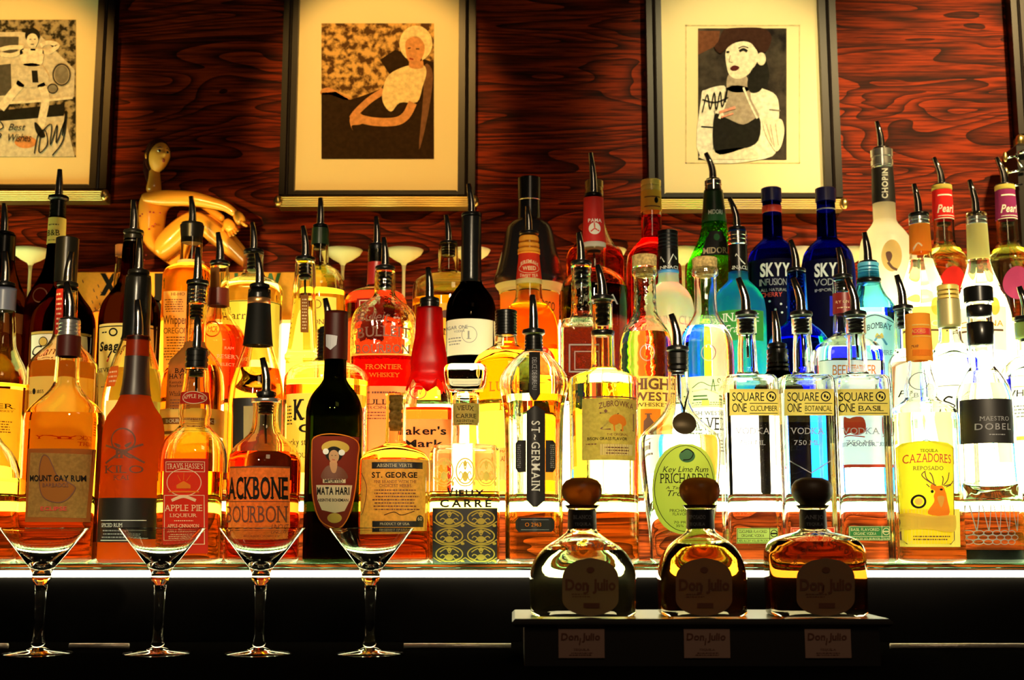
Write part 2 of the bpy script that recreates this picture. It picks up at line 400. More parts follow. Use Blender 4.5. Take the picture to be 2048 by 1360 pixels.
class Shape:
    """outer surface of a bottle; profile given in photo pixels at the bottle's own distance"""
    def __init__(s, u, vref, Y, prof, zb, n=2, dr=1, flute=0, fb=0):
        s.fb = fb
        s.Y = Y; s.x = X(u, vref, Y); s.zb = zb; s.flute = flute
        vb = V(zb, Y); pts = [p for p in prof if p[0] < vb - 6]; last = pts[-1]
        hwb = last[1] if len(last) < 4 else last[3]
        for lo in prof[len(pts):]: hwb = lo[1]
        pts = list(pts) + [(vb - 5, hwb) + tuple(last[2:3]), (vb, hwb - 4) + tuple(last[2:3])]
        zs = [Z(p[0], Y) for p in pts][::-1]; rs = [p[1] * S(p[0], Y) for p in pts][::-1]
        ns = [(p[2] if len(p) > 2 else 2) for p in pts][::-1]
        zs[0] = zb
        s.z0, s.z1 = zb, zs[-1]; s.rf = pchip(zs, rs); s.ns = ns; s.zs = zs; s.dr = dr; s.n = n
        s.amax = max(rs)
    def a(s, z): return s.rf(z)
    def blend(s, z):                      # 0 at the round neck, 1 at the body
        a = s.rf(z); t = (a / s.amax - .45) / .45; t = min(1, max(0, t)); return t * t * (3 - 2 * t)
    def ex(s, z): return 2 + (s.n - 2) * s.blend(z)
    def drz(s, z):
        if s.fb: return min(1, s.fb / s.rf(z))
        return 1 + (s.dr - 1) * s.blend(z)
    def ring(s, z, seg=40, off=0.0):
        a = s.rf(z) + off; b = s.rf(z) * s.drz(z) + off; e = 2 / s.ex(z); r = []
        for k in range(seg):
            t = 2 * math.pi * k / seg; c, q = math.cos(t), math.sin(t)
            fl = 1 + (s.flute * s.blend(z) * math.cos(8 * t) if s.flute else 0)
            r.append((s.x + fl * a * math.copysign(abs(c) ** e, c), s.Y + fl * b * math.copysign(abs(q) ** e, q), z))
        return r
    def front(s, x, z, lift=0.0):
        a = s.rf(z); b = a * s.drz(z); e = s.ex(z); q = min(abs(x / a), .999)
        y = b * (1 - q ** e) ** (1 / e)
        if s.flute:
            t = math.atan2(y, x); y *= 1 + s.flute * s.blend(z) * math.cos(8 * t)
        return (s.x + x, s.Y - y - lift, z)
    def zl(s, z0, z1, step):
        n = max(1, int(abs(z1 - z0) / step)); base = [z0 + (z1 - z0) * i / n for i in range(n + 1)]
        lo, hi = min(z0, z1), max(z0, z1)
        base += [z for z in s.zs if lo + 1e-5 < z < hi - 1e-5 and min(abs(z - q) for q in base) > 2e-4]
        return sorted(base)
    def mapf(s, u, v, lift):
        Yf = s.Y - s.rf(Z(v, s.Y)) * s.drz(Z(v, s.Y))
        for _ in range(2):
            z = Z(v, Yf); Yf = s.Y - s.rf(z) * s.drz(z) if abs(z - s.z0) < 5 else Yf
        z = Z(v, Yf); a = s.rf(z)
        x = (X(u, v, s.Y - s.rf(z) * s.drz(z) * .75) - s.x)
        x = max(-.985 * a, min(.985 * a, x))
        return s.front(x, z, lift)
def shell(b, rings, m=0, flip=False, caps=True):
    seg = len(rings[0]); fs = []
    for i in range(len(rings) - 1):
        for k in range(seg):
            q = (i * seg + k, i * seg + (k + 1) % seg, (i + 1) * seg + (k + 1) % seg, (i + 1) * seg + k)
            fs.append(q[::-1] if flip else q)
    if caps:
        lo = tuple(range(seg)); hi = tuple(range((len(rings) - 1) * seg, len(rings) * seg))
        fs += [lo, hi[::-1]] if flip else [lo[::-1], hi]
    b.add([v for r in rings for v in r], fs, m)
def inset(sh, z, wall):
    a = max(sh.rf(z) - wall, .002); return a
def iring(sh, z, wall, seg=40):
    a0 = sh.rf(z); a = max(a0 - wall, .0015); b = max(a0 * sh.drz(z) - wall, .0015); e = 2 / sh.ex(z); r = []
    for k in range(seg):
        t = 2 * math.pi * k / seg; c, q = math.cos(t), math.sin(t)
        fl = 1 + (sh.flute * sh.blend(z) * math.cos(8 * t) if sh.flute else 0)
        r.append((sh.x + fl * a * math.copysign(abs(c) ** e, c), sh.Y + fl * b * math.copysign(abs(q) ** e, q), z))
    return r
GL = {}
def G(k):
    return {'clear': lambda: glass('clear_glass', (.97, .97, .94)), 'white': lambda: glass('bright_clear_glass', (.99, .99, .98)),
            'warm': lambda: glass('warm_clear_glass', (.98, .95, .82)),
            'emboss': lambda: glass('pebbled_clear_glass', (.95, .95, .88), bump=.25, bscale=110),
            'green': lambda: glass('dark_green_glass', (.10, .13, .03)), 'brown': lambda: glass('dark_brown_glass', (.10, .035, .008)),
            'black': lambda: glass('black_glass', (.02, .015, .012)), 'blue': lambda: glass('cobalt_glass', (.05, .065, .80)),
            'ice': lambda: glass('pale_blue_glass', (.48, .82, .97)), 'sky': lambda: glass('blue_glass', (.10, .38, .92)),
            'lime': lambda: glass('bumpy_green_glass', (.42, .97, .16), bump=.9, bscale=120),
            'aqua': lambda: glass('aqua_glass', (.58, .92, 1)), 'red': lambda: glass('red_glass', (.9, .05, .02)),
            'plum': lambda: glass('plum_glass', (.16, .06, .10))}[k]()
RINGV = {}
def spout_part(root, sh, ut, vt, ub, vb, chw, ch, stop=0, collar=None, body=None):
    """steel pourer: bent spout, flat collar, ribbed stopper in the neck"""
    Y = sh.Y; k = S(vb, Y); xb = sh.x; zb = Z(vb, Y)
    dx = (ut - ub) * k; zt = Z(vt, Y); h = zt - zb
    b = Buf()
    p = [(xb, Y, zb - .003), (xb, Y, zb + .08 * h), (xb + .02 * dx, Y, zb + .3 * h), (xb + .12 * dx, Y, zb + .45 * h), (xb + .40 * dx, Y, zb + .66 * h), (xb + dx, Y, zt)]
    b.tube(p, [.0068, .0062, .0058, .0055, .0048, .0036], 14)
    sp = b.make('pour_spout', body or STEEL, root)
    c = Buf(); r = chw * k; hh = ch * k; z = zb
    c.lathe(xb, Y, [(r * .55, z + .002), (r * .95, z), (r, z - .25 * hh), (r, z - .6 * hh), (r * .9, z - .75 * hh), (r * .72, z - hh)], 28)
    sharp(c.make('collar', collar or BLACKP, sp))
    if stop:
        s_ = Buf(); z1 = z - hh; pr = []; n = 4; rr = (r * .74 if stop > 0 else r * .9); sl = abs(stop) * k
        for i in range(n):
            a, bz = z1 - sl * i / n, z1 - sl * (i + .55) / n
            pr += [(rr, a), (rr, bz), (rr * .8, bz - .0005), (rr * .8, z1 - sl * (i + 1) / n + .0005)]
        s_.lathe(xb, Y, pr, 24); s_.make('stopper', BLACKP, sp)
    return sp
def bottle(kind, label, line, u, vref, prof, glassk='clear', liq=None, n=2, dr=1.0, flute=0, fb=0, parts=(), cat='bottle', name=None, zb=None, Y=None, group=None, mat=None, full=False, wall=.0026):
    Y = Y or YL[line]; zb = TZ[line] if zb is None else zb
    sh = Shape(u, vref, Y, prof, zb + .0004, n, dr, flute, fb)
    root = thing(kind, label, cat, (sh.x, Y, zb), group or TNAME.get(line))
    gm = mat or G(glassk); b = Buf()
    zz = sh.zl(sh.z0, sh.z1, .0045); shell(b, [sh.ring(z) for z in zz])
    solid = glassk in ('black', 'brown', 'plum') and mat is None and not liq
    zliq = None
    if mat is None and not solid:
        zt = sh.z1 - .0025; zl = Z(liq[1], Y) if liq else sh.z0 + .007
        if full: zl = zt - .004
        zl = min(zl, zt - .003)
        cz = sh.zl(zl, zt, .0055); shell(b, [iring(sh, z, wall) for z in cz], flip=True)
        zliq = zl
    g = sharp(b.make('glass', gm, root), 50)
    if liq and zliq is not None and mat is None:
        q = Buf(); q_z = sh.zl(sh.z0 + .006, zliq - .0003, .007); shell(q, [iring(sh, z, wall + .0002) for z in q_z]); q.make('liquid', liquid(liq[0]), root)
    for p in parts: part(root, sh, p, g)
    return root, sh
def labmesh(root, sh, name, outline, mat, lift=.0004, nx=22):
    """label: outline = rows (v, u_left, u_right) from top to bottom"""
    vs = []; n = len(outline)
    rows = []
    for i in range(n - 1):
        a, c = outline[i], outline[i + 1]; st = max(1, int(abs(c[0] - a[0]) / 6))
        rows += [[a[j] + (c[j] - a[j]) * k / st for j in range(3)] for k in range(st)]
    rows.append(outline[-1])
    for v, u0, u1 in rows:
        vs += [sh.mapf(u0 + (u1 - u0) * i / nx, v, lift) for i in range(nx + 1)]
    w = nx + 1; fs = [(r * w + i, (r + 1) * w + i, (r + 1) * w + i + 1, r * w + i + 1) for r in range(len(rows) - 1) for i in range(nx)]
    return obj(name, vs, fs, mat, root)
def R(u0, v0, u1, v1): return [(v0, u0, u1), (v1, u0, u1)]
def OV(u, v, a, b, e=2):
    r = []
    for i in range(17):
        t = -1 + 2 * i / 16; t = math.sin(t * math.pi / 2); w = a * max(.02, (1 - abs(t) ** e)) ** (1 / e); r.append((v + b * t, u - w, u + w))
    return r
def ARCH(u0, v0, u1, v1, h, bot=0):
    r = []; c = (u0 + u1) / 2; a = (u1 - u0) / 2
    for i in range(9):
        t = i / 8; r.append((v0 + h * (1 - math.sqrt(max(0, 1 - (1 - t) ** 2))) if False else v0 + h * t, c - a * math.sqrt(max(.004, 1 - (1 - t) ** 2)), c + a * math.sqrt(max(.004, 1 - (1 - t) ** 2))))
    if bot:
        r.append((v1 - bot, u0, u1))
        for i in range(1, 9):
            t = i / 8; q = math.sqrt(max(.004, 1 - t * t)); r.append((v1 - bot + bot * t, c - a * q, c + a * q))
    else: r.append((v1, u0, u1))
    return r
def part(root, sh, p, g):
    k = p[0]; Y = sh.Y
    if k == 'sp': spout_part(root, sh, *p[1:])
    elif k == 'sleeve':                     # ('sleeve', name, v0, v1, mat, ops, lift)
        nm, v0, v1, m = p[1:5]; ops = p[5] if len(p) > 5 else None; lift = p[6] if len(p) > 6 else .0007
        za, zc = Z(v1, Y), min(Z(v0, Y), sh.z1 + .0006); b = Buf(); zz = sh.zl(za, zc, .004)
        rings = [sh.ring(min(z, sh.z1), 36, lift) for z in zz]
        rings = [[(x, y, z) for x, y, _ in r] for r, z in zip(rings, zz)]
        top = zc >= sh.z1
        inner = [sh.ring(min(z, sh.z1), 36, lift * .35) for z in (zz if not top else zz[:-1])]
        seg = 36; vs = []; fs = []
        allr = rings + (inner[::-1])
        shell(b, allr, caps=False)
        nr = len(allr)
        if top: pass
        b.f += [((nr - 1) * seg + (i) , (nr - 1) * seg + (i + 1) % seg, (i + 1) % seg, i) for i in range(seg)]; b.m += [0] * seg
        if top:
            o = len(rings) - 1; 
            b.f.append(tuple(o * seg + i for i in range(seg))); b.m.append(0)
        o = b.make(nm, m, root); sharp(o, 50)
        if ops: draw('lettering', ops, lambda u, v, l: sh.mapf(u, v, l + lift), o)
    elif k == 'cap':                        # ('cap', v0, v1, hw0, hw1, mat, ribs, ops)
        v0, v1, h0, h1, m = p[1:6]; ribs = p[6] if len(p) > 6 else 0
        z0, z1 = Z(v0, Y), Z(v1, Y); kk = S(v0, Y); b = Buf(); pr = [(h0 * kk * .9, z0), (h0 * kk, z0 - .0012)]
        if ribs:
            for i in range(ribs):
                a = z0 - .002 + (z1 - z0 + .002) * (i + .2) / ribs; c = z0 - .002 + (z1 - z0 + .002) * (i + .8) / ribs; r = (h0 + (h1 - h0) * (i + .5) / ribs) * kk
                pr += [(r, a), (r, c + .0002), (r * .93, c), (r * .93, a + (z1 - z0 + .002) / ribs + .0002)]
        pr.append((h1 * kk, z1)); b.lathe(sh.x, Y, pr, 32); o = sharp(b.make('cap', m, root), 35)
        if len(p) > 7 and p[7]:
            def mp(u, v, l):
                r = (h0 + (h1 - h0) * (v - v0) / (v1 - v0)) * kk; x = max(-.98 * r, min(.98 * r, X(u, v, Y - r * .8) - sh.x)); return (sh.x + x, Y - math.sqrt(r * r - x * x) - l, Z(v, Y - r))
            draw('lettering', p[7], mp, o)
    elif k == 'band':                       # ('band', name, v0, v1, extra_px, mat): plain ring round the neck
        nm, v0, v1, e, m = p[1:6]; z0, z1 = Z(v0, Y), Z(v1, Y); b = Buf(); r = max(sh.rf(z0), sh.rf(z1)) + e * S(v0, Y)
        b.lathe(sh.x, Y, [(r * .97, z0), (r, z0 - .0006), (r, z1 + .0006), (r * .97, z1)], 32); b.make(nm, m, root)
    elif k == 'lab':                        # ('lab', outline, mat, ops[, name])
        nm = p[4] if len(p) > 4 else 'label'
        o = labmesh(root, sh, nm, p[1], p[2])
        if p[3]: draw('lettering', p[3], sh.mapf, o)
        if len(p) > 5: o['label'] = p[5]
    elif k == 'ink':
        draw(p[2] if len(p) > 2 else 'printed_lettering', p[1], sh.mapf, root, .0005)
    elif k == 'stop':                       # ('stop', v0, v1, hw, mat): stopper seen inside a clear neck
        v0, v1, hw, m = p[1:5]; b = Buf(); z0, z1 = Z(v0, Y), Z(v1, Y); kk = S(v0, Y); pr = []
        for i in range(4):
            a = z0 + (z1 - z0) * i / 4; c = z0 + (z1 - z0) * (i + .6) / 4; pr += [(hw * kk, a), (hw * kk, c), (hw * kk * .82, c - .0003), (hw * kk * .82, z0 + (z1 - z0) * (i + 1) / 4 + .0003)]
        b.lathe(sh.x, Y, pr, 24); b.make('stopper', m, root)
        if len(p) > 5:
            t = Buf(); t.tube([(sh.x, Y, z1 + .001), (sh.x + .001, Y, Z(p[5], Y))], [.0016, .0016], 8); t.make('breather_tube', BLACKP, root)
# ------------------------------------------------------------------ the back bar itself
CNT = Z(1308, 1.36)
def struct(name, b, m, smooth=False):
    o = b.make(name, m, None, smooth); o['kind'] = 'structure'; return o
WOODM = wood('red_oak_veneer', (.004, .0005, .0002), (.25, .024, .0025), 1.0)
b = Buf(); b.box(-1.6, 1.6, 2.19, 2.23, .9, 2.9); struct('wall_back', b, WOODM)
b = Buf(); b.box(-1.6, 1.6, 1.646, 1.66, T1 - .016, T2 - .0225); struct('trim_1', b, wood('riser_oak', (.03, .003, .001), (.72, .085, .014), 1.2, .35))
b = Buf(); b.box(-1.6, 1.6, 1.506, 1.53, CNT + .0005, T1 - .0165); struct('trim_2', b, BLACKW)
b = Buf(); b.box(-1.6, 1.6, -1.0, 2.23, -.05, 0); struct('floor', b, principled('dark_floor', (.02, .015, .012), .6))
XS = X(1000, 800, 1.87)
def lit_shelf(name, label, y0, y1, zt, tg, tp, col, s):
    r = thing(name, label, 'shelf', (0, (y0 + y1) / 2, zt - tg - tp))
    b = Buf(); b.box(-1.5, 1.5, y0, y1, zt - tg, zt, 0, .0012); b.make('glass_slab', glass('shelf_glass', (.78, .95, .84), bump=.15, bscale=25), r, False)
    b = Buf(); b.box(-1.5, 1.5, y0 + .002, y1, zt - tg - tp, zt - tg - .0006); b.make('light_panel', emit(name + '_lamp', col, s), r, False)
    return r
lit_shelf('lit_shelf', 'lowest glass bar shelf glowing along its front edge', 1.50, 1.645, T1, .008, .008, (1, .90, .52), 7)
lit_shelf('lit_shelf', 'middle glass bar shelf with bright strip, behind the square bottles', 1.64, 1.862, T2, .010, .012, (1, .92, .55), 6)
lit_shelf('lit_shelf', 'topmost glass bar shelf, hidden behind the necks of the middle row', 1.856, 2.18, T3, .006, .010, (1, .88, .45), 5)
r = thing('backlit_riser', 'backlit white panel rising behind the middle row of bottles', 'light panel', (0, 1.868, T2))
b = Buf(); b.box(-1.5, XS, 1.864, 1.874, T2 + .001, T3 - .0165); b.make('warm_diffuser', emit('warm_lamp', (1, .80, .32), 5.5), r, False)
b = Buf(); b.box(XS + .0005, 1.5, 1.864, 1.874, T2 + .001, T3 - .0165); b.make('white_diffuser', emit('white_lamp', (1, .94, .70), 9), r, False)
LEDGE = Z(640, 2.075)
r = thing('added_light_box', 'added backlit ledge box along the wall behind the top row of bottles', 'light box', (0, 2.12, T3))  # glowing box added so the top bottles look lit from behind
b = Buf(); b.box(-1.5, XS, 2.074, 2.188, T3 + .0005, LEDGE - .006); b.make('warm_diffuser', emit('warm_box_lamp', (1, .78, .28), 4.2), r, False)
b = Buf(); b.box(XS + .0005, 1.5, 2.074, 2.188, T3 + .0005, LEDGE - .006); b.make('white_diffuser', emit('white_box_lamp', (1, .95, .74), 9.5), r, False)
b = Buf(); b.box(-1.5, 1.5, 2.072, 2.189, LEDGE - .0055, LEDGE); b.make('frosted_top', paper('frosted_acrylic', (.9, .8, .55), .6), r, False)
b = Buf(); b.box(-1.6, 1.6, 1.12, 1.545, CNT - .04, CNT, 0, .004); ctr = thing('bar_counter', 'black back-bar counter under the martini glasses', 'counter', (0, 1.33, CNT - .5)); b.make('counter_top', principled('black_counter', (.004, .0035, .003), .8, spec=0.0), ctr, False)
b = Buf(); b.box(-1.55, 1.55, 1.16, 1.19, CNT - .5, CNT - .0405); b.make('front_board', BLACKW, ctr, False)
for u0, u1, lab in ((-60, 8, 'short steel gleam strip at the left picture edge on the counter'), (132, 252, 'steel gleam strip on the counter between the first two martini glasses'), (806, 1022, 'long steel gleam strip on the counter left of the tequila tray'), (1786, 2080, 'steel gleam strip on the counter right of the tequila tray')):  # pieces laid only where the counter gleams; pale metal stands in for glints
    b = Buf(); x0, x1 = X(u0, 1305, 1.405), X(u1, 1305, 1.405); b.tube([(x0, 1.415, CNT + .0032), (x1, 1.415, CNT + .0032)], [.003, .003], 10)
    o = b.make('counter_gleam', principled('gleam_steel', (.95, .85, .72), .5, .8, bump=.6, bscale=160)); tag(o, lab, 'metal strip', 'steel gleam strips on the counter')

# ------------------------------------------------------------------ label papers and inks
def LB(name, col, trans=.5, noise=0): return paper('paper_' + name, col, trans, noise=noise)
WHT2 = LB('opaque_white', (1, .97, .82), .1); YEL2 = LB('opaque_yellow', (1, .86, .28), .1)
CREAM = LB('cream', (.95, .85, .45), .6); YEL = LB('yellow', (.98, .82, .22), .6); WHT = LB('white', (.95, .93, .86), .6)
TAN = LB('tan', (.46, .25, .065), .35, .25); GOLDL = LB('gold', (.85, .62, .12), .5); DKR = LB('dark_red', (.55, .03, .02), .4)
RED = LB('red', (.9, .07, .03), .55); ORG = LB('orange', (1.0, .38, .04), .6); BRN = LB('brown', (.28, .11, .03), .35); GRN = LB('lime_green', (.45, .55, .08), .5)
BLK = principled('label_black', (.012, .010, .010), .5); PEACH = LB('peach', (.95, .55, .28), .55); LEAF = LB('leaf_green', (.10, .42, .08), .5)
PUR = LB('purple', (.40, .05, .22), .5); OLIVE = LB('olive_gold', (.55, .45, .12), .4, .2); NAVY = principled('navy_plastic', (.015, .012, .08), .35)
IW = paper('white_ink', (.95, .95, .9), .3); IG = paper('gold_ink', (.85, .6, .15), .3); IR = principled('red_ink', (.65, .04, .02), .6)
IBR = principled('brown_ink', (.14, .04, .015), .6); IGR = principled('grey_ink', (.28, .28, .30), .6); IO = paper('orange_ink', (.9, .28, .03), .4); ICR = paper('cream_ink', (.95, .8, .5), .4)
DGRN = principled('dark_green_ink', (.02, .12, .03), .6)
WAX = principled('red_wax', (.75, .015, .01), .22, spec=.5, coat=.4)
WAXT = frosted('red_wax_glow', (.95, .04, .015), .3, .7)
BLKFOIL = principled('black_foil', (.006, .006, .005), .25, spec=.35); RUST = principled('dark_red_foil', (.03, .003, .0015), .45, spec=.15); COPPER = principled('copper_foil', (.8, .4, .15), .3, .9)
GOLDCAP = principled('gold_cap', (.9, .62, .14), .4, .25); ORCAP = paper('orange_cap', (1, .45, .05), .45); SILV = principled('silver_ring', (.75, .75, .72), .22, .9)
AMB = (1, .58, .08); AMBD = (.88, .20, .015); REDL = (.88, .11, .012); ORL = (1, .44, .045); YELL = (1, .80, .20); PALE = (.99, .95, .70); CLR = (.99, .99, .95); STRAW = (1, .88, .25)

def box_lines(u0, v0, u1, v1, w, m, z=1): return [('r', u0, v0, u1, v0 + w, m, {'z': z}), ('r', u0, v1 - w, u1, v1, m, {'z': z}), ('r', u0, v0, u0 + w, v1, m, {'z': z}), ('r', u1 - w, v0, u1, v1, m, {'z': z})]
T = lambda txt_, u0, u1, v0, v1, m, **o: ('t', txt_, u0, u1, v0, v1, m, o)
FN = lambda u0, v0, u1, v1, r, m: ('fine', u0, v0, u1, v1, r, m)

# ================================================================== lowest lit shelf, left to right
bottle('whiskey_bottle', 'round-shouldered bottle of red-orange spirit cut off by the left picture edge, lowest shelf', 'A', -42, 1000,
       [(700, 18), (850, 20), (885, 40), (905, 58), (935, 72), (965, 79), (1080, 80)], liq=(ORL, 957))
bottle('rum_bottle', 'oval rum bottle with tan label showing an island outline map', 'A', 126, 900,
       [(672, 22), (713, 23), (765, 25), (790, 40), (812, 62), (830, 75), (845, 77), (1080, 77)], 'warm', liq=(ORL, 829), n=2.5, dr=.8, parts=[
    ('sp', 127, 565, 138, 638, 20, 12), ('cap', 640, 673, 21, 22, SILV, 4), ('sleeve', 'capsule', 673, 714, principled('maroon_foil', (.06, .006, .004), .45, spec=.2)),
    ('lab', [(897, 59, 185), (1044, 53, 175)], LB('burnt', (.30, .10, .025), .3), [('p', [(65, 905), (180, 908), (170, 1036), (59, 1034)], TAN, {'c': False}),
        ('p', [(92, 912), (103, 914), (112, 932), (122, 952), (150, 970), (153, 980), (140, 998), (122, 1005), (98, 998), (87, 980), (85, 940)], LB('island', (.40, .14, .03), .3), {'z': 1}),
        ('l', [(92, 912), (103, 914), (112, 932), (122, 952), (150, 970), (153, 980), (140, 998), (122, 1005), (98, 998), (87, 980), (85, 940)], 2, IBR, {'closed': True, 'z': 2}),
        T('MOUNT GAY RUM', 65, 172, 950, 962, INK, b=.02, z=3), T('BARBADOS', 92, 142, 966, 974, IBR, b=.01, z=3), FN(95, 977, 145, 995, 2, IBR), T('ECLIPSE', 88, 139, 1013, 1021, IR, b=.02, z=3)])])
bottle('rum_bottle', 'frosted amber rum bottle etched with a horned skull over crossed bones', 'A', 266, 900,
       [(673, 22), (715, 23), (760, 25), (790, 29), (812, 38), (835, 53), (855, 58), (875, 60), (1085, 60)], mat=frosted('etched_amber_glass', (.70, .20, .025), .35, .7), parts=[
    ('sp', 267, 600, 272, 674, 22, 11), ('cap', 677, 714, 20, 22, BRASS, 4), ('sleeve', 'capsule', 714, 792, principled('sooty_foil', (.03, .014, .01), .4)),
    ('sleeve', 'black_base_band', 997, 1084, principled('band_black', (.015, .012, .01), .4), [('r', 201, 1040, 292, 1041.5, IW), ('r', 201, 1080, 292, 1081.5, IW), T('SPICED RUM', 203, 250, 1046, 1054, IW, s=True), FN(203, 1058, 290, 1078, 3, IGR)]),
    ('ink', [('ring', 250, 880, 24, 23, 3, IBR), ('p', [(232, 886), (246, 890), (242, 896)], IBR), ('p', [(268, 884), (254, 890), (259, 895)], IBR),
             ('l', [(212, 890), (250, 902), (290, 925)], 4, IBR), ('l', [(288, 888), (252, 902), (212, 926)], 4, IBR), T('IK', 236, 272, 898, 916, IBR, s=True, b=.02), T('KILO', 212, 290, 930, 946, IBR, s=True), T('KAI', 232, 262, 950, 960, IBR, s=True)], 'etched_skull')])
bottle('liqueur_bottle', 'clear square-shouldered bottle with tall red label and red oval neck label', 'A', 387, 900,
       [(737, 22), (745, 24), (765, 25), (800, 30), (828, 32), (840, 29), (845, 30), (850, 29), (866, 42), (885, 56), (905, 62), (930, 64), (1085, 63)], 'warm', liq=((1, .68, .06), 945), n=3, parts=[
    ('sp', 390, 632, 392, 698, 21, 12), ('cap', 701, 736, 23, 23, BLKFOIL, 3), ('stop', 740, 755, 15, BLACKP, 790),
    ('lab', [(783, 359, 419), (807, 358, 420)], DKR, [('o', 389, 795, 24, 13, DKR), ('ring', 389, 795, 23, 12, 1.4, ICR, {'z': 1}), T('APPLE PIE', 368, 410, 791, 799, ICR, s=True, arc=3, z=1)], 'neck_label'),
    ('lab', [(917, 330, 419), (1107, 327, 417)], DKR, box_lines(335, 923, 413, 944, 1.2, ICR) + box_lines(332, 990, 412, 1089, 1.2, ICR) + [T('TRAVIS HASSE\'S', 338, 410, 927, 938, ICR, s=True, arc=1, z=1), ('o', 372, 965, 34, 26, RED), ('ring', 372, 965, 34, 27, 1.5, ICR, {'z': 1}),
        ('p', [(358, 970), (372, 962), (386, 970), (386, 977), (358, 977)], IO, {'c': False, 'z': 2}), ('l', [(366, 962), (360, 950)], 1, IO, {'z': 2}), ('l', [(372, 960), (373, 946)], 1, IO, {'z': 2}), ('l', [(378, 962), (386, 951)], 1, IO, {'z': 2}), ('r', 342, 982, 402, 985, IO, {'z': 2}),
        ('l', [(348, 1001), (372, 993), (396, 1001)], 6, ICR, {'z': 2}), T('APPLE PIE', 334, 409, 1009, 1022, ICR, s=True, z=2), T('LIQUEUR', 345, 398, 1027, 1034, ICR, s=True, z=2), FN(348, 1039, 396, 1044, 1, ICR), T('APPLE-CINNAMON', 340, 402, 1048, 1055, ICR, s=True, z=2), FN(340, 1060, 400, 1085, 3, ICR)])])
bottle('bourbon_bottle', 'round-shouldered bourbon bottle of red whiskey with large black lettering, behind a martini glass', 'A', 528, 950,
       [(797, 27), (812, 26), (820, 25), (850, 26), (866, 31), (880, 44), (895, 60), (912, 69), (930, 73), (1085, 73)], 'warm', liq=(REDL, 906), parts=[
    ('sp', 527, 716, 537, 784, 20, 13), ('band', 'lip_ring', 798, 806, 2, SILV), ('stop', 806, 830, 15, BLACKP, 890),
    ('lab', [(932, 457, 578), (1085, 453, 577)], LB('copper', (.92, .34, .06), .5, .25), [('r', 457, 932, 578, 935, IBR), T('BACKBONE', 440, 576, 953, 997, INK, s=True, b=.025, sp=.03, z=1), ('r', 456, 1002, 577, 1003.5, IBR), T('BOURBON', 451, 574, 1010, 1045, IBR, s=True, sp=.04, z=1), T('UNCUT', 545, 574, 1048, 1060, IBR, k=.3), T('BOURBON WHISKEY', 490, 562, 1067, 1074, IBR, s=True)])])
bottle('absinthe_bottle', 'near-black green wine-style bottle with shield label of a flower-haired woman', 'A', 666, 950,
       [(624, 22), (720, 23), (721, 22), (757, 23), (770, 30), (785, 42), (803, 51), (825, 56), (1085, 57)], 'green', liq=((.25, .30, .06), 830), parts=[
    ('sleeve', 'capsule', 624, 720, RUST, [('p', [(652, 668), (676, 672), (674, 690), (662, 700), (652, 692)], IGR, {'c': False})], .0009),
    ('lab', [(872, 628, 716), (900, 622, 714), (950, 622, 712), (990, 624, 708), (1020, 630, 704), (1040, 640, 694), (1052, 650, 688), (1060, 662, 682)], LB('plum', (.24, .035, .02), .35), [
        ('l', [(630, 874), (672, 868), (712, 880), (713, 920), (708, 985), (698, 1030), (683, 1054), (664, 1054), (640, 1036), (626, 985), (624, 900)], 2, IO, {'closed': True}),
        ('o', 672, 895, 27, 14, GOLDL), ('o', 670, 908, 17, 15, INK, {'z': 1}), ('o', 654, 903, 6, 6, IW, {'z': 2}), ('o', 685, 905, 6, 6, IW, {'z': 2}), ('o', 670, 913, 10, 13, PEACH, {'z': 2}), ('p', [(646, 958), (652, 936), (668, 930), (688, 938), (694, 958)], IBR, {'z': 1}), ('p', [(662, 924), (676, 924), (674, 944), (666, 944)], PEACH, {'z': 2}),
        ('l', [(665, 911), (668, 911)], 1, INK, {'z': 3}), ('l', [(672, 911), (675, 911)], 1, INK, {'z': 3}), ('l', [(667, 919), (672, 920)], 1.4, IR, {'z': 3}),
        ('r', 648, 958, 692, 966, ICR, {'z': 1}), T('IMPORTED', 651, 687, 959, 965, INK, b=.01, z=2), ('p', [(634, 970), (704, 970), (700, 1000), (690, 1022), (672, 1026), (646, 1020), (637, 1000)], ICR, {'c': False, 'z': 1}),
        T('MATA HARI', 636, 699, 974, 989, INK, b=.03, z=2), T('ABSINTHE BOHEMIAN', 637, 697, 997, 1003, INK, b=.015, z=2), FN(645, 1006, 695, 1022, 3, IBR), ('o', 671, 1036, 14, 10, GOLDL, {'z': 1})])])
bottle('absinthe_bottle', 'squat amber absinthe bottle with cork neck and gold label full of text', 'A', 790, 960,
       [(787, 22), (796, 20), (885, 21), (890, 25), (897, 45), (907, 60), (922, 69), (940, 70), (1085, 71)], 'warm', liq=((1, .38, .03), 890), n=2.6, parts=[
    ('stop', 791, 862, 14, CORK), ('lab', [(918, 722, 858), (1062, 718, 852)], LB('old_gold', (.80, .52, .10), .4, .2), [('r', 745, 924, 845, 937, BLK), T('ABSINTHE VERTE', 756, 826, 927, 934, ICR, s=True, z=1), T('ST. GEORGE', 745, 836, 944, 955, INK, s=True, b=.025, sp=.04), T('FINE BRANDY WITH THE', 750, 834, 960, 966, IBR, s=True), T('CHOICEST HERBS', 760, 824, 968, 974, IBR, s=True),
        FN(744, 977, 840, 1022, 7, IBR), ('l', [(770, 1030), (790, 1024), (805, 1030), (830, 1022)], 1.3, INK), ('r', 746, 1042, 846, 1054, BLK), T('PRODUCT OF USA', 762, 820, 1045, 1050, ICR, s=True, z=1), ('o', 840, 1041, 7, 11, BLK, {'z': 1}), T('60', 836, 844, 1033, 1041, ICR, z=2), ('l', [(722, 945), (734, 975), (728, 1015), (722, 1030)], 1.5, IBR)])])
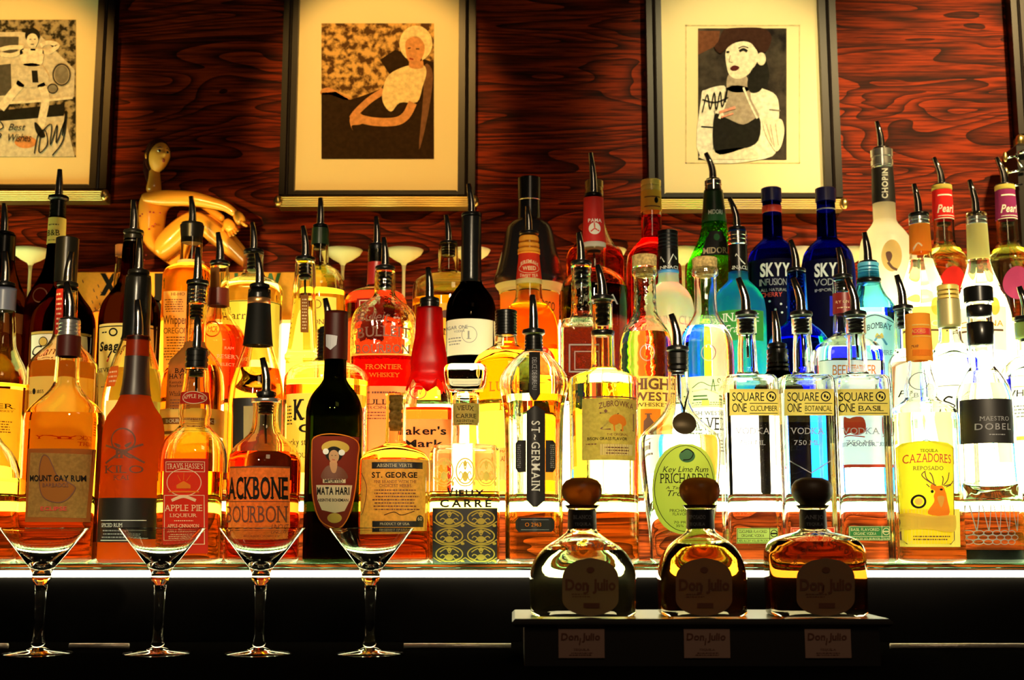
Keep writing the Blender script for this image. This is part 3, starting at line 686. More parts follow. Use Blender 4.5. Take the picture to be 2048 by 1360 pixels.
def orn(u0, v0, u1, v1, m, cols, rows):
    r = []; du = (u1 - u0) / cols; dv = (v1 - v0) / rows
    for j in range(rows):
        for i in range(cols):
            cu = u0 + du * (i + .5 + (.0 if j % 2 else .0)); cv = v0 + dv * (j + .5)
            r += [('ring', cu, cv, du * .42, dv * .42, 2.6, m), ('o', cu, cv + dv * .18, du * .13, dv * .17, m), ('l', [(cu - du * .3, cv - dv * .1), (cu - du * .1, cv - dv * .3), (cu, cv - dv * .05), (cu + du * .1, cv - dv * .3), (cu + du * .3, cv - dv * .1)], 2.2, m),
                  ('o', cu + du * .42, cv + dv * .42, du * .06, dv * .08, m), ('l', [(cu - du * .34, cv + dv * .22), (cu - du * .2, cv + dv * .3), (cu - du * .12, cv + dv * .12), (cu - du * .22, cv + dv * .02), (cu - du * .28, cv + dv * .12)], 2.2, m), ('l', [(cu + du * .34, cv + dv * .22), (cu + du * .2, cv + dv * .3), (cu + du * .12, cv + dv * .12), (cu + du * .22, cv + dv * .02), (cu + du * .28, cv + dv * .12)], 2.2, m), ('l', [(cu - du * .5, cv + dv * .2), (cu - du * .25, cv + dv * .45), (cu, cv + dv * .5)], 2.2, m), ('l', [(cu + du * .5, cv + dv * .2), (cu + du * .25, cv + dv * .45), (cu, cv + dv * .5)], 2.2, m),
                  ('o', cu, cv - dv * .26, du * .07, dv * .1, m)]
    return r
rt, sh = bottle('absinthe_bottle', 'square glass decanter with cube stopper and scrollwork printed in black and gold', 'A', 931, 960,
       [(785, 21), (795, 27), (800, 27), (850, 27), (852, 26), (888, 28), (893, 60), (899, 67), (907, 69), (1085, 69)], 'white', liq=(YELL, 984), n=9, parts=[
    ('lab', [(806, 906, 960), (850, 907, 960)], OLIVE, [T('VIEUX', 915, 948, 812, 822, INK, s=True, arc=2), T('CARRE', 912, 953, 827, 836, INK, s=True), T('ABSINTHE', 913, 949, 839, 844, INK, s=True), FN(914, 846, 948, 849, 1, INK)], 'neck_label'),
    ('ink', [T('V', 895, 908, 975, 993, INK, b=.03, sp=0), T('IEUX', 912, 969, 979, 993, INK, b=.03, sp=.12), T('CARRE', 881, 983, 999, 1014, INK, b=.03, sp=.2), ('l', [(975, 997), (981, 993)], 2, INK)] + orn(868, 912, 994, 972, YEL, 3, 1)),
    ('lab', [(1016, 866, 995), (1128, 866, 994)], BLK, orn(868, 1018, 994, 1126, GOLDL, 2, 3)[0:] , 'scroll_panel', 'black panel of gold scrollwork')])
b = Buf(); s_ = S(760, 1.56); pr = []
def squarering(sh, hw, v, n=7): 
    a = hw * s_; z = Z(v, sh.Y); return [(sh.x + a * math.copysign(abs(math.cos(t)) ** (2 / n), math.cos(t)), sh.Y + a * math.copysign(abs(math.sin(t)) ** (2 / n), math.sin(t)), z) for t in [2 * math.pi * k / 32 for k in range(32)]]
shell(b, [squarering(sh, h, v) for v, h in ((789, 17), (783, 18), (781, 34), (770, 40), (752, 43), (740, 43), (734, 40), (731, 34))])
st = sharp(b.make('glass_stopper', G('white'), rt), 50)
bottle('liqueur_bottle', 'fluted waisted bottle with long black vertical label, between scrollwork decanter and bison label', 'A', 1068, 950,
       [(701, 19), (708, 28), (720, 42), (740, 58), (758, 66), (772, 67), (784, 65), (820, 59), (880, 57), (960, 56), (1030, 56), (1090, 56)], 'white', liq=((1, .92, .42), 792), flute=.035, parts=[
    ('sp', 1066, 590, 1068, 660, 23, 13), ('cap', 672, 702, 18, 19, BLKFOIL, 4),
    ('lab', [(704, 1058, 1080), (788, 1058, 1080), (801, 1066, 1072)], BLK, [T('DELICE DE SUREAU', 1064, 1074, 715, 780, IGR, rot=90)], 'neck_strip'),
    ('lab', [(812, 1066, 1074), (822, 1053, 1090), (1000, 1053, 1090), (1014, 1066, 1074)], BLK, [T('ST~GERMAIN', 1063, 1080, 842, 982, IW, rot=90, s=True, b=.012, sp=.14)]),
    ('lab', [(880, 1036, 1052), (886, 1031, 1052), (936, 1031, 1052), (944, 1036, 1052)], BLK, [FN(1034, 888, 1042, 936, 12, IGR)], 'wing_label'), ('lab', [(880, 1091, 1106), (886, 1091, 1111), (936, 1091, 1111), (944, 1091, 1106)], BLK, [FN(1100, 888, 1109, 936, 12, IGR)], 'wing_label'),
    ('lab', [(1035, 1037, 1103), (1042, 1031, 1109), (1056, 1031, 1109), (1064, 1037, 1103)], BLK, [T('O 2963', 1050, 1082, 1045, 1053, IO, z=1), ('r', 1042, 1039, 1098, 1040, IGR), ('r', 1042, 1059, 1098, 1060, IGR)], 'number_plate')])
bottle('vodka_bottle', 'straight-sided bottle of yellow spirit with ribbed gold label picturing a bison', 'A', 1208, 900,
       [(606, 20), (660, 20), (662, 22), (735, 24), (741, 30), (748, 52), (757, 67), (766, 69), (1085, 68)], 'warm', liq=((.96, .86, .30), 738), parts=[
    ('sp', 1197, 530, 1206, 593, 23, 12), ('stop', 607, 652, 14, BLACKP), ('band', 'neck_ring', 662, 672, 1, BLKFOIL),
    ('lab', [(796, 1164, 1274), (920, 1164, 1272)], OLIVE, [('r', 1164, 792, 1274, 795, IBR), T('ZUBROWKA', 1196, 1268, 806, 818, IBR, arc=6, b=.01), ('l', [(1198, 826), (1236, 826), (1200, 858), (1220, 858)], 3, IBR, {'c': False}), ('l', [(1268, 826), (1268, 860), (1240, 860)], 3, IBR, {'c': False}), ('p', [(1216, 842), (1222, 832), (1234, 828), (1248, 834), (1252, 846), (1246, 852), (1238, 846), (1228, 850)], IO, {'z': 1}), ('l', [(1226, 846), (1228, 862)], 3, IO, {'z': 1}), ('l', [(1244, 848), (1244, 862)], 3, IO, {'z': 1}), ('p', [(1210, 818), (1214, 822), (1210, 826), (1206, 822)], IBR, {'c': False}),
        T('THE ORIGINAL', 1212, 1256, 866, 871, IBR), T('BISON GRASS FLAVOR', 1174, 1254, 874, 880, INK, b=.015), FN(1170, 885, 1194, 891, 1, IBR)]),
    ('lab', [(888, 1199, 1266), (910, 1199, 1265)], CREAM, [FN(1206, 892, 1260, 909, 3, IBR)], 'paper_tab')])
rt, sh = bottle('rum_bottle', 'tall clear tapered bottle with green oval label and hanging black medallion', 'A', 1360, 950,
       [(704, 19), (744, 20), (800, 22), (825, 32), (850, 55), (868, 74), (880, 80), (895, 81), (1000, 73), (1090, 63)], 'white', liq=(CLR, 873), n=2.3, dr=.75, parts=[
    ('sp', 1345, 628, 1356, 694, 23, 12), ('cap', 706, 742, 21, 21, BLKFOIL, 3), ('stop', 746, 750, 13, BLACKP, 800),
    ('lab', OV(1369, 978, 64, 90, 2.4), GRN, [('ring', 1369, 977, 60, 86, 1.2, INK), ('o', 1372, 912, 16, 13, DGRN), ('l', [(1360, 905), (1372, 898), (1384, 906), (1378, 918), (1364, 920)], 2, INK, {'z': 1}), T('Key Lime Rum', 1324, 1414, 932, 944, INK, k=.3), T('PRICHARD\'S', 1320, 1418, 946, 966, INK, s=True), T('A Taste of the', 1330, 1400, 972, 978, INK, k=.2), T('Tropics', 1330, 1390, 980, 992, INK, k=.3), T('PRICHARD\'S LIME', 1338, 1404, 1018, 1024, INK), T('FLAVORED RUM', 1344, 1400, 1025, 1031, INK), T('70 PROOF', 1346, 1392, 1042, 1047, INK), T('35% ALC', 1350, 1388, 1049, 1054, INK)])])
o = labmesh(rt, sh, 'medallion', OV(1367, 847, 24, 22), principled('dark_bronze', (.05, .035, .015), .3, .6), .0035); draw('chain', [('l', [(1354, 790), (1365, 815), (1367, 828)], 3, BLKFOIL), ('l', [(1380, 775), (1372, 800), (1366, 826)], 4, BLKFOIL)], lambda u, v, l: sh.mapf(u, v, l), o, .002)
for i, (u, su, nm, lab, txt, tw, bc, bi, bt) in enumerate((
      (1500, 1485, 'vodka_bottle', 'first of three square clear bottles with matching yellow labels, pale green strip at its foot', 'CUCUMBER', 1.0, LB('pale_green', (.62, .78, .22), .5), INK, 'CUCUMBER FLAVORED'),
      (1612, 1591, 'vodka_bottle', 'second of three square clear bottles with matching yellow labels, red strip at its foot', 'BOTANICAL', 1.0, LB('strip_red', (.80, .06, .03), .5), ICR, 'BOTANICAL FLAVORED'),
      (1722, 1695, 'vodka_bottle', 'third of three square clear bottles with matching yellow labels, dark green strip at its foot', 'BASIL', .9, LB('strip_green', (.05, .22, .07), .4), ICR, 'BASIL FLAVORED'))):
    c = u; q = u - 1505
    ul, ur = (1459, 1555) if i == 0 else ((1569, 1663) if i == 1 else (1673, 1773)); W_ = ur - ul
    b0 = (1471, 1553, 1056, 1087) if i == 0 else ((1578, 1666, 1054, 1084) if i == 1 else (1694, 1776, 1052, 1081))
    bottle(nm, lab, 'A', u, 900, [(635, 20), (668, 20), (670, 17), (700, 19), (742, 20), (750, 24), (754, 46), (762, 52), (772, 53.5), (1088, 53.5)], 'white', liq=(CLR, 790), n=8, parts=[
        ('sp', su, 556, su + 14, 624, 22, 12), ('stop', 640, 668, 15, BLACKP, 715),
        ('lab', R(ul - 2, 778, ur + 2, 831), LB('sunny', (.86, .66, .16), .5), [T('SQUARE', ul + 3, ul + .69 * W_, 784, 802, INK, sp=.05), T('ONE', ul + 3, ul + .33 * W_, 806, 824, INK, sp=.05), T(txt, ul + .4 * W_, ul + W_ * (.97 if tw == 1 else .9), 811, 822, INK, sp=.05), ('r', ul + .39 * W_, 806, ur - 2, 807.2, INK), ('r', ul + .39 * W_, 826, ur - 2, 827.2, INK), ('ring', ul + .84 * W_, 793, 9, 9, 2.4, INK), ('o', ul + .84 * W_ - 2, 792, 2.2, 3.6, INK), ('o', ul + .84 * W_ + 3, 795, 2.2, 3.2, INK)]),
        ('ink', [T('VODKA', ul + 10, ur - 18, 855, 868, IGR, s=True), T('750 ML', ul + 16, ur - 26, 880, 890, IGR, s=True)] + ([('l', [(ul + 8, 922), (ul + 50, 946), (ur - 6, 922)], 2, IGR, {'c': False})] if i == 1 else [])) ,
        ('lab', R(b0[0], b0[2], b0[1], b0[3]), bc, box_lines(b0[0] + 1, b0[2] + 1, b0[1] - 1, b0[3] - 1, .9, bi) + [T(bt, b0[0] + 4, b0[0] + 60, b0[2] + 4, b0[2] + 10, bi, z=1), T('ORGANIC VODKA', b0[0] + 9, b0[0] + 54, b0[2] + 12, b0[2] + 18, bi, z=1), ('r', b0[0], b0[2] + 20.5, b0[1], b0[2] + 21.5, bi), T('40% ALC.BY VOL.(80 PROOF)', b0[0] + 4, b0[0] + 62, b0[2] + 23, b0[2] + 28, bi, z=1), ('r', b0[0] + 65, b0[2], b0[0] + 66, b0[3], bi), ('ring', b0[0] + 74, b0[2] + 11, 6.5, 6.5, 1.5, bi), ('r', b0[0] + 68, b0[2] + 9.5, b0[0] + 80, b0[2] + 12.5, bi), T('750 ML', b0[0] + 67, b0[1] - 2, b0[2] + 23, b0[2] + 28, bi, z=1)], 'foot_label')])
deer = [('p', [(1850, 1027), (1862, 1004), (1861, 992), (1864, 982), (1855, 977), (1857, 968), (1866, 972), (1878, 972), (1884, 982), (1888, 998), (1891, 1030)], IO, {'z': 1}), ('p', [(1868, 994), (1882, 994), (1876, 1015)], GOLDL, {'z': 2}), ('o', 1858, 983, 3, 3, INK, {'z': 2}), ('o', 1876, 979, 3, 2, INK, {'z': 2})] + \
       [('l', p, 1.8, IBR, {'z': 1}) for p in ([(1866, 971), (1850, 962), (1838, 950), (1845, 942)], [(1864, 971), (1848, 958), (1844, 944)], [(1862, 968), (1858, 952), (1853, 945)], [(1878, 971), (1880, 958), (1878, 952)], [(1880, 971), (1889, 960), (1892, 945)], [(1882, 972), (1896, 968), (1900, 962)], [(1853, 974), (1847, 968)], [(1886, 974), (1896, 970)])]
bottle('tequila_bottle', 'clear tequila bottle with orange cap and bright yellow label showing a stag', 'A', 1848, 900,
       [(630, 22), (722, 24), (724, 23), (742, 24), (762, 29), (780, 33), (797, 32), (808, 45), (822, 60), (838, 65), (1085, 66)], 'white', liq=((1, .93, .45), 830), n=3, parts=[
    ('sleeve', 'cap', 624, 723, ORCAP, [('r', 1800, 648, 1862, 651, IG), ('r', 1800, 656, 1862, 669, IR), T('CAZADORES', 1808, 1848, 658, 666, IG, z=1), ('r', 1800, 672, 1862, 673.5, IG), T('Agua', 1812, 1834, 687, 694, IBR, k=.3), ('r', 1800, 699, 1862, 711, IO)], .0012),
    ('ink', [('ring', 1838, 762, 17, 17, 1.6, IGR), T('BT', 1828, 1848, 785, 794, IGR, s=True)], 'embossing'),
    ('lab', [(1018, 1786, 1916), (1094, 1786, 1917)], YEL, None, 'back_label'),
    ('lab', [(882, 1830, 1865), (886, 1805, 1890), (893, 1791, 1902), (960, 1797, 1903), (1028, 1805, 1903), (1080, 1808, 1901), (1088, 1812, 1897)], LB('lemon', (1.0, .84, .05), .6), [T('TEQUILA', 1835, 1870, 898, 904, INK, s=True), T('CAZADORES', 1806, 1897, 909, 927, IR, s=True, arc=3), T('REPOSADO', 1823, 1881, 932, 940, IBR, s=True), ('ring', 1833, 1003, 12, 12, 4, INK), ('o', 1833, 1003, 7, 7, IG), ('l', [(1792, 896), (1847, 880), (1902, 896), (1903, 1080), (1896, 1088), (1815, 1088), (1808, 1080), (1797, 960)], 1.6, IBR, {'closed': True, 'c': False})] + deer +
       [('p', [(1798, 1030), (1820, 1026), (1860, 1032), (1900, 1030), (1906, 1036), (1905, 1060), (1888, 1064), (1850, 1058), (1812, 1060), (1806, 1064), (1806, 1040)], GOLDL, {'z': 3}), FN(1815, 1034, 1896, 1054, 3, IBR), FN(1815, 1070, 1896, 1082, 2, IBR)])])
bottle('tequila_bottle', 'clear bottle with black cap, wide black label and cut-diamond base', 'A', 1974, 900,
       [(575, 26), (604, 26), (606, 24), (640, 24), (692, 25), (738, 26), (746, 33), (765, 44), (785, 51), (800, 54), (960, 58), (1000, 62), (1088, 62)], 'white', liq=((1, .96, .70), 770), parts=[
    ('cap', 575, 605, 28, 28, BLACKP), ('band', 'neck_band', 612, 634, .6, BLKFOIL), ('band', 'neck_band', 646, 691, .6, BLKFOIL),
    ('lab', [(797, 1924, 2026), (886, 1929, 2028)], BLK, [T('MAESTRO', 1957, 2015, 832, 841, IGR, s=True), T('DOBEL', 1949, 2019, 846, 859, IGR, b=.01, sp=.2), FN(1970, 866, 2006, 872, 1, IGR)]),
    ('ink', [('l', [(1925 + 19 * i + d, 1010), (1932 + 19 * i + d * .4, 1045), (1936 + 19 * i, 1062)], 1.6, IGR) for i in range(6) for d in (0, 14)] + [('ring', 1928 + 15 * i + (7 if j % 2 else 0), 1066 + 9 * j, 7.5, 5, 1.4, IGR) for i in range(7) for j in range(3)], 'cut_pattern'),
    ('sleeve', 'foot_band', 1100, 1126, BLKFOIL)])

# ================================================================== middle lit shelf, front
bottle('whiskey_bottle', 'whiskey bottle with grey capsule and amber label, cut off by the left edge, middle shelf', 'C', -4, 800,
       [(577, 22), (622, 22), (624, 22), (645, 24), (690, 28), (715, 38), (738, 49), (760, 54), (960, 54)], 'warm', liq=(AMB, 770), parts=[
    ('sp', 3, 503, 8, 566, 20, 11), ('sleeve', 'capsule', 577, 622, principled('blue_grey_foil', (.16, .18, .26), .35)), ('lab', R(-50, 776, 36, 930), LB('amber', (.98, .62, .12), .6), [T('ER', 0, 25, 806, 816, INK, s=True), T('K WHISKEY', -15, 24, 819, 823, INK, s=True), FN(-20, 840, 22, 866, 5, IBR)])])
bottle('whiskey_bottle', 'whiskey bottle with red strip on its clear neck, behind the island-map rum', 'C', 125, 760,
       [(576, 20), (600, 21), (640, 22), (672, 24), (690, 33), (708, 50), (725, 63), (742, 68), (960, 68)], 'warm', liq=(ORL, 728), parts=[
    ('sp', 133, 504, 129, 566, 21, 11, -6), ('lab', R(110, 577, 128, 668), DKR, [FN(113, 583, 126, 662, 8, ICR)], 'neck_strip'), ('lab', R(58, 752, 190, 900), YEL, [T('Est.', 58, 67, 779, 786, IBR, k=.2), ('o', 72, 782, 4, 6, INK), T('1855', 79, 94, 779, 786, INK, s=True), T('KENTUCKY', 62, 140, 872, 880, IR, s=True), T('STRAIGHT', 62, 130, 884, 892, IR, s=True)])])
bottle('whiskey_bottle', 'pale bottle with black capped neck and slanting red neck label, behind the skull rum', 'C', 268, 760,
       [(552, 23), (575, 25), (670, 26), (682, 29), (720, 42), (760, 53), (800, 59), (830, 60), (960, 60)], 'warm', liq=((1, .88, .40), 740), parts=[
    ('sp', 269, 477, 271, 541, 21, 12), ('sleeve', 'capsule', 552, 680, BLKFOIL), ('lab', [(731, 218, 240), (748, 212, 240), (772, 210, 232)], LB('rust', (.60, .14, .03), .5), [FN(216, 738, 238, 766, 3, ICR)], 'slant_label'), ('lab', R(212, 800, 322, 930), CREAM, None)])
bottle('bourbon_bottle', 'bourbon bottle wearing a brown paper bib and banded belt, behind the red-labelled liqueur', 'C', 387, 780,
       [(571, 20), (606, 20), (608, 20), (690, 21), (702, 30), (722, 46), (750, 57), (780, 60), (960, 60)], 'warm', liq=(AMB, 735), n=2.6, parts=[
    ('sp', 391, 495, 393, 562, 22, 11), ('cap', 573, 607, 20, 20, CHROME, 4), ('stop', 612, 640, 13, BLACKP, 680),
    ('lab', [(682, 352, 418), (690, 344, 424), (720, 338, 412), (822, 332, 410)], LB('kraft', (.40, .17, .04), .45), [T('BASIL', 354, 395, 736, 746, INK, s=True, b=.01), T('HAYDEN\'S', 342, 405, 747, 757, INK, s=True, b=.01), T('Kentucky', 342, 372, 761, 767, INK), T('Bourbon', 342, 370, 768, 774, INK), T('Whiskey', 342, 376, 782, 792, INK, s=True), FN(342, 797, 380, 820, 4, IBR)], 'paper_bib'),
    ('sleeve', 'belt', 822, 876, LB('belt_gold', (.95, .72, .18), .5), [('r', 325, 835, 450, 848, BRN), T('BOURBON WHISKEY', 335, 440, 838, 845, ICR, s=True, z=1), ('r', 325, 862, 450, 868, BRN)])])
bottle('whiskey_bottle', 'long-necked red whiskey bottle with flaring black sleeve, behind the black-lettered bourbon', 'C', 513, 780,
       [(580, 21), (597, 22), (610, 22), (640, 24), (692, 29), (715, 36), (740, 44), (775, 52), (810, 55), (960, 55)], 'warm', liq=(AMBD, 739), parts=[
    ('sp', 513, 507, 521, 569, 20, 12), ('sleeve', 'capsule', 580, 597, BLKFOIL), ('band', 'copper_ring', 597, 609, .8, COPPER), ('sleeve', 'neck_sleeve', 609, 692, principled('black_sleeve', (.005, .005, .004), .6, spec=.15)),
    ('lab', R(466, 795, 560, 960), BLK, [('r', 490, 812, 511, 884, LB('beige', (.75, .58, .28), .45))])])
bottle('whiskey_bottle', 'squat clear-shouldered bottle with black cap and big yellow label, behind the flower-haired woman', 'C', 654, 790,
       [(664, 20), (712, 21), (722, 30), (730, 55), (742, 74), (758, 83), (775, 84), (960, 84)], 'warm', liq=((1, .72, .15), 765), n=2.6, parts=[
    ('sp', 648, 597, 656, 655, 18, 10), ('cap', 659, 720, 22, 22, BLACKP, 9), ('lab', R(572, 786, 737, 945), YEL, [T('K', 590, 612, 798, 838, INK, s=True, b=.04), T('C', 600, 625, 848, 864, INK, b=.03), T('Kentucky straight', 549, 648, 876, 890, INK, sp=.08), FN(574, 808, 586, 850, 6, INK), T('BOURBON', 590, 650, 905, 915, INK, s=True), ('r', 723, 812, 734, 900, IR), T('CREEK', 724, 733, 815, 896, IW, rot=90, z=1)])])
rt, sh = bottle('bourbon_bottle', 'square bourbon bottle with neck dipped in dripping red wax', 'C', 857, 830,
       [(616, 23), (640, 25), (668, 26), (700, 31), (728, 34), (745, 33), (762, 38), (785, 47), (805, 50), (960, 50)], 'warm', liq=((.88, .08, .01), 818), n=4, parts=[
    ('sp', 847, 535, 851, 597, 20, 12), ('cap', 604, 618, 20, 20, BLKFOIL, 2),
    ('lab', R(812, 838, 906, 930), LB('butter', (1, .84, .28), .6), [T('Maker\'s', 788, 893, 853, 869, INK, b=.02), T('Mark', 810, 887, 879, 894, INK, b=.02)]),
    ('ink', [('ring', 837, 785, 16, 13, 2, IR), T('SIV', 828, 846, 778, 790, IR, s=True)], 'embossed_seal')])
b = Buf(); rings = []; seg = 40; zt = sh.z1
zz = sh.zl(Z(764, sh.Y), zt, .003)
for z in zz: rings.append(sh.ring(z, seg, .0016))
vb_ = len(zz)
for k in range(seg):                         # dripping lower edge
    d = .006 + .007 * math.sin(k * 1.1) + .005 * math.sin(k * 2.3 + 1)
    z = zz[0] - max(d, -.004); a = sh.ring(z, seg, .0012); rings[0][k] = a[k]
b2 = rings + [[(sh.x + (p[0] - sh.x) * .97, sh.Y + (p[1] - sh.Y) * .97, p[2]) for p in r] for r in rings[::-1]]
shell(b, b2, caps=False); b.f += [((len(b2) - 1) * seg + i, (len(b2) - 1) * seg + (i + 1) % seg, (i + 1) % seg, i) for i in range(seg)]; b.m += [0] * seg
b.make('wax_dip', WAXT, rt)
bottle('bourbon_bottle', 'round amber bottle with ribbed black screw cap and raised lettering, behind the fluted bottle', 'C', 1012, 800,
       [(625, 20), (668, 20), (672, 21), (690, 24), (700, 40), (712, 56), (730, 65), (755, 68), (960, 68)], 'warm', liq=((.96, .22, .015), 705), n=2.4, dr=.8, parts=[
    ('cap', 621, 671, 22, 22, BLACKP, 8), ('ink', [T('LUCK', 980, 1045, 762, 782, IO, s=True), T('K', 1000, 1016, 800, 820, IO, s=True)], 'raised_lettering'), ('lab', R(950, 895, 1060, 960), CREAM, [T('MASH', 1000, 1022, 900, 905, INK), T('ALI', 1002, 1014, 912, 922, INK, s=True)])])
bottle('vodka_bottle', 'clear ribbed-neck bottle with pebbled grey body, left of the bison label', 'C', 1164, 700,
       [(533, 21), (545, 21), (550, 19), (575, 20), (580, 20), (630, 21), (638, 26), (644, 40), (655, 43), (960, 43)], 'emboss', liq=(CLR, 660), n=6, parts=[
    ('sp', 1163, 465, 1168, 523, 21, 10), ('stop', 537, 575, 14, BLACKP, 610), ('ink', box_lines(1137, 688, 1190, 745, 3, IGR) + [T('KETEL', 1142, 1176, 706, 716, IGR)] if False else box_lines(1137, 688, 1190, 745, 3, IGR) + box_lines(1148, 702, 1184, 740, 2, IGR), 'pressed_square')])
for u, nm, lab, lq, cork in ((1292, 'whiskey_bottle', 'bulbous cork-topped bottle of murky brown whiskey with a yellow cowboy label', ((.55, .30, .05), 668), 0), (1414, 'whiskey_bottle', 'bulbous cork-topped bottle of clear spirit with a drawing of a hut on its label', (CLR, 655), 1)):
    d = u - 1292
    if cork == 0: lb = [('lab', R(1276, 752, 1345, 930), LB('straw', (.98, .80, .25), .55), [T('HIGH', 1265, 1340, 756, 778, IBR, s=True, b=.03, sp=.03), T('WEST', 1264, 1342, 784, 801, IBR, s=True, b=.025, sp=.03), T('WHISKEY', 1270, 1340, 805, 813, INK, s=True), ('r', 1280, 818, 1320, 868, IO), ('p', [(1285, 868), (1286, 842), (1292, 835), (1292, 828), (1298, 828), (1299, 836), (1306, 844), (1308, 868)], IBR, {'c': False, 'z': 1}), ('r', 1288, 827, 1302, 829, IBR, {'z': 1}), T('DOUBLE RYE', 1280, 1340, 874, 880, IBR)])]
    else: lb = [('lab', R(1374, 752, 1462, 815), LB('chart', (.92, .86, .42), .55), [('l', [(1384, 775), (1400, 764), (1420, 772), (1445, 768)], 1.5, DGRN), ('l', [(1384, 782), (1410, 778), (1440, 790), (1440, 812), (1384, 812)], 1.3, DGRN, {'c': False}), ('r', 1386, 790, 1412, 793, DGRN), ('r', 1386, 797, 1414, 800, DGRN), ('l', [(1424, 758), (1420, 782), (1428, 782), (1424, 758)], 2, DGRN, {'c': False}), ('r', 1402, 800, 1416, 811, YEL, {'z': 1}), ('ring', 1436, 761, 3, 4, 1.4, INK), FN(1384, 803, 1440, 811, 2, DGRN)]),
             ('lab', R(1374, 818, 1464, 930), WHT, [T('HIGH WEST', 1376, 1440, 822, 830, INK, s=True), T('SILVER', 1382, 1452, 834, 860, INK, s=True, sp=.1), T('OAT', 1396, 1440, 866, 872, INK, s=True), FN(1384, 878, 1444, 905, 4, IBR)], 'lower_label')]
    bottle(nm, lab, 'C', u, 720, [(534, 23), (540, 26), (550, 26), (555, 22), (590, 22), (625, 24), (642, 32), (662, 45), (685, 52), (710, 54), (960, 53)], 'emboss' if not cork else 'white', liq=lq, parts=[
        ('cap', 511 + 5 * cork, 535 + 4 * cork, 25, 24, CORK), ('stop', 540, 556, 17, CORK), ('ink', [('ring', u + 1, 705, 14, 16, 2, IGR)], 'embossed_horseshoe')] + lb)
bottle('liqueur_bottle', 'black ribbed bottle neck with steel pourer, between the first two square bottles', 'C', 1556, 740,
       [(699, 17), (720, 20), (742, 22), (752, 30), (768, 44), (790, 51), (960, 51)], 'black', parts=[('sp', 1549, 622, 1553, 688, 19, 11), ('cap', 698, 745, 21, 23, BLKFOIL, 5)])
bottle('gin_bottle', 'clear square gin bottle with dark red neck band and white label in red letters', 'C', 1692, 730,
       [(560, 19), (585, 20), (587, 20), (630, 21), (668, 23), (678, 38), (692, 56), (708, 64), (725, 66), (960, 66)], 'white', liq=(CLR, 700), n=5, parts=[
    ('sp', 1674, 495, 1680, 551, 19, 10), ('stop', 563, 584, 14, BLACKP, 655), ('sleeve', 'neck_label', 588, 629, principled('wine_foil', (.20, .012, .012), .4), [T('DRY GIN', 1666, 1696, 600, 606, ICR), FN(1666, 612, 1698, 618, 1, ICR)]),
    ('lab', R(1628, 719, 1758, 930), WHT, [('r', 1628, 719, 1758, 720.5, INK), T('BEEFEATER', 1661, 1748, 729, 750, IO, sp=.05), ('p', [(1690, 840), (1712, 838), (1716, 865), (1700, 872), (1688, 862)], IR), ('l', [(1685, 872), (1715, 876)], 2, IR), T('LONDON DRY GIN', 1680, 1756, 886, 894, INK, s=True), ('r', 1680, 930, 1750, 936, IR)])])
bottle('vodka_bottle', 'clear bottle with ringed neck and orange-edged label, behind the orange-capped tequila', 'C', 1812, 740,
       [(615, 17), (640, 18), (660, 19), (700, 20), (712, 26), (725, 32), (740, 33), (960, 33)], 'white', liq=(CLR, 700), n=3, parts=[
    ('sp', 1793, 550, 1803, 612, 20, 11), ('stop', 618, 658, 13, BLACKP), ('lab', R(1786, 722, 1838, 930), WHT, [('l', [(1812, 722), (1789, 732), (1789, 818)], 4, IO, {'c': False}), T('P', 1795, 1806, 780, 794, INK, k=.3)])])
bottle('vodka_bottle', 'clear bottle with dull gold screw cap and white label with a blackletter initial', 'C', 1905, 760,
       [(578, 20), (655, 22), (657, 21), (680, 23), (700, 33), (720, 42), (745, 45), (960, 45)], 'white', liq=(CLR, 690), parts=[
    ('cap', 571, 600, 21, 21, GOLDCAP, 3), ('sleeve', 'capsule', 600, 656, principled('dull_gold_foil', (.55, .45, .2), .4, .4)), ('lab', R(1864, 762, 1948, 930), WHT, [('l', [(1902, 795), (1894, 793), (1888, 800), (1898, 806), (1906, 812), (1896, 818), (1886, 814)], 3.5, INK, {'tap': .4}), ('r', 1864, 770, 1915, 771.2, IGR)])])
bottle('vodka_bottle', 'clear bottle with green ringed pourer and boxed white label at the right picture edge', 'C', 2062, 780,
       [(633, 21), (645, 24), (675, 24), (677, 22), (712, 24), (722, 35), (735, 46), (750, 50), (960, 50)], 'white', liq=(CLR, 712), n=4, parts=[
    ('sp', 2018, 573, 2029, 634, 24, 12), ('cap', 646, 676, 24, 24, LB('pale_lime', (.65, .75, .3), .5), 2), ('stop', 678, 684, 14, BLACKP, 735), ('lab', R(2016, 750, 2108, 880), WHT, box_lines(2016, 750, 2108, 773, 1.4, IG) + [T('WHEAT', 2014, 2072, 778, 792, INK, sp=.05), FN(2020, 808, 2100, 836, 4, IGR), ('r', 2016, 872, 2108, 880, IG)])])

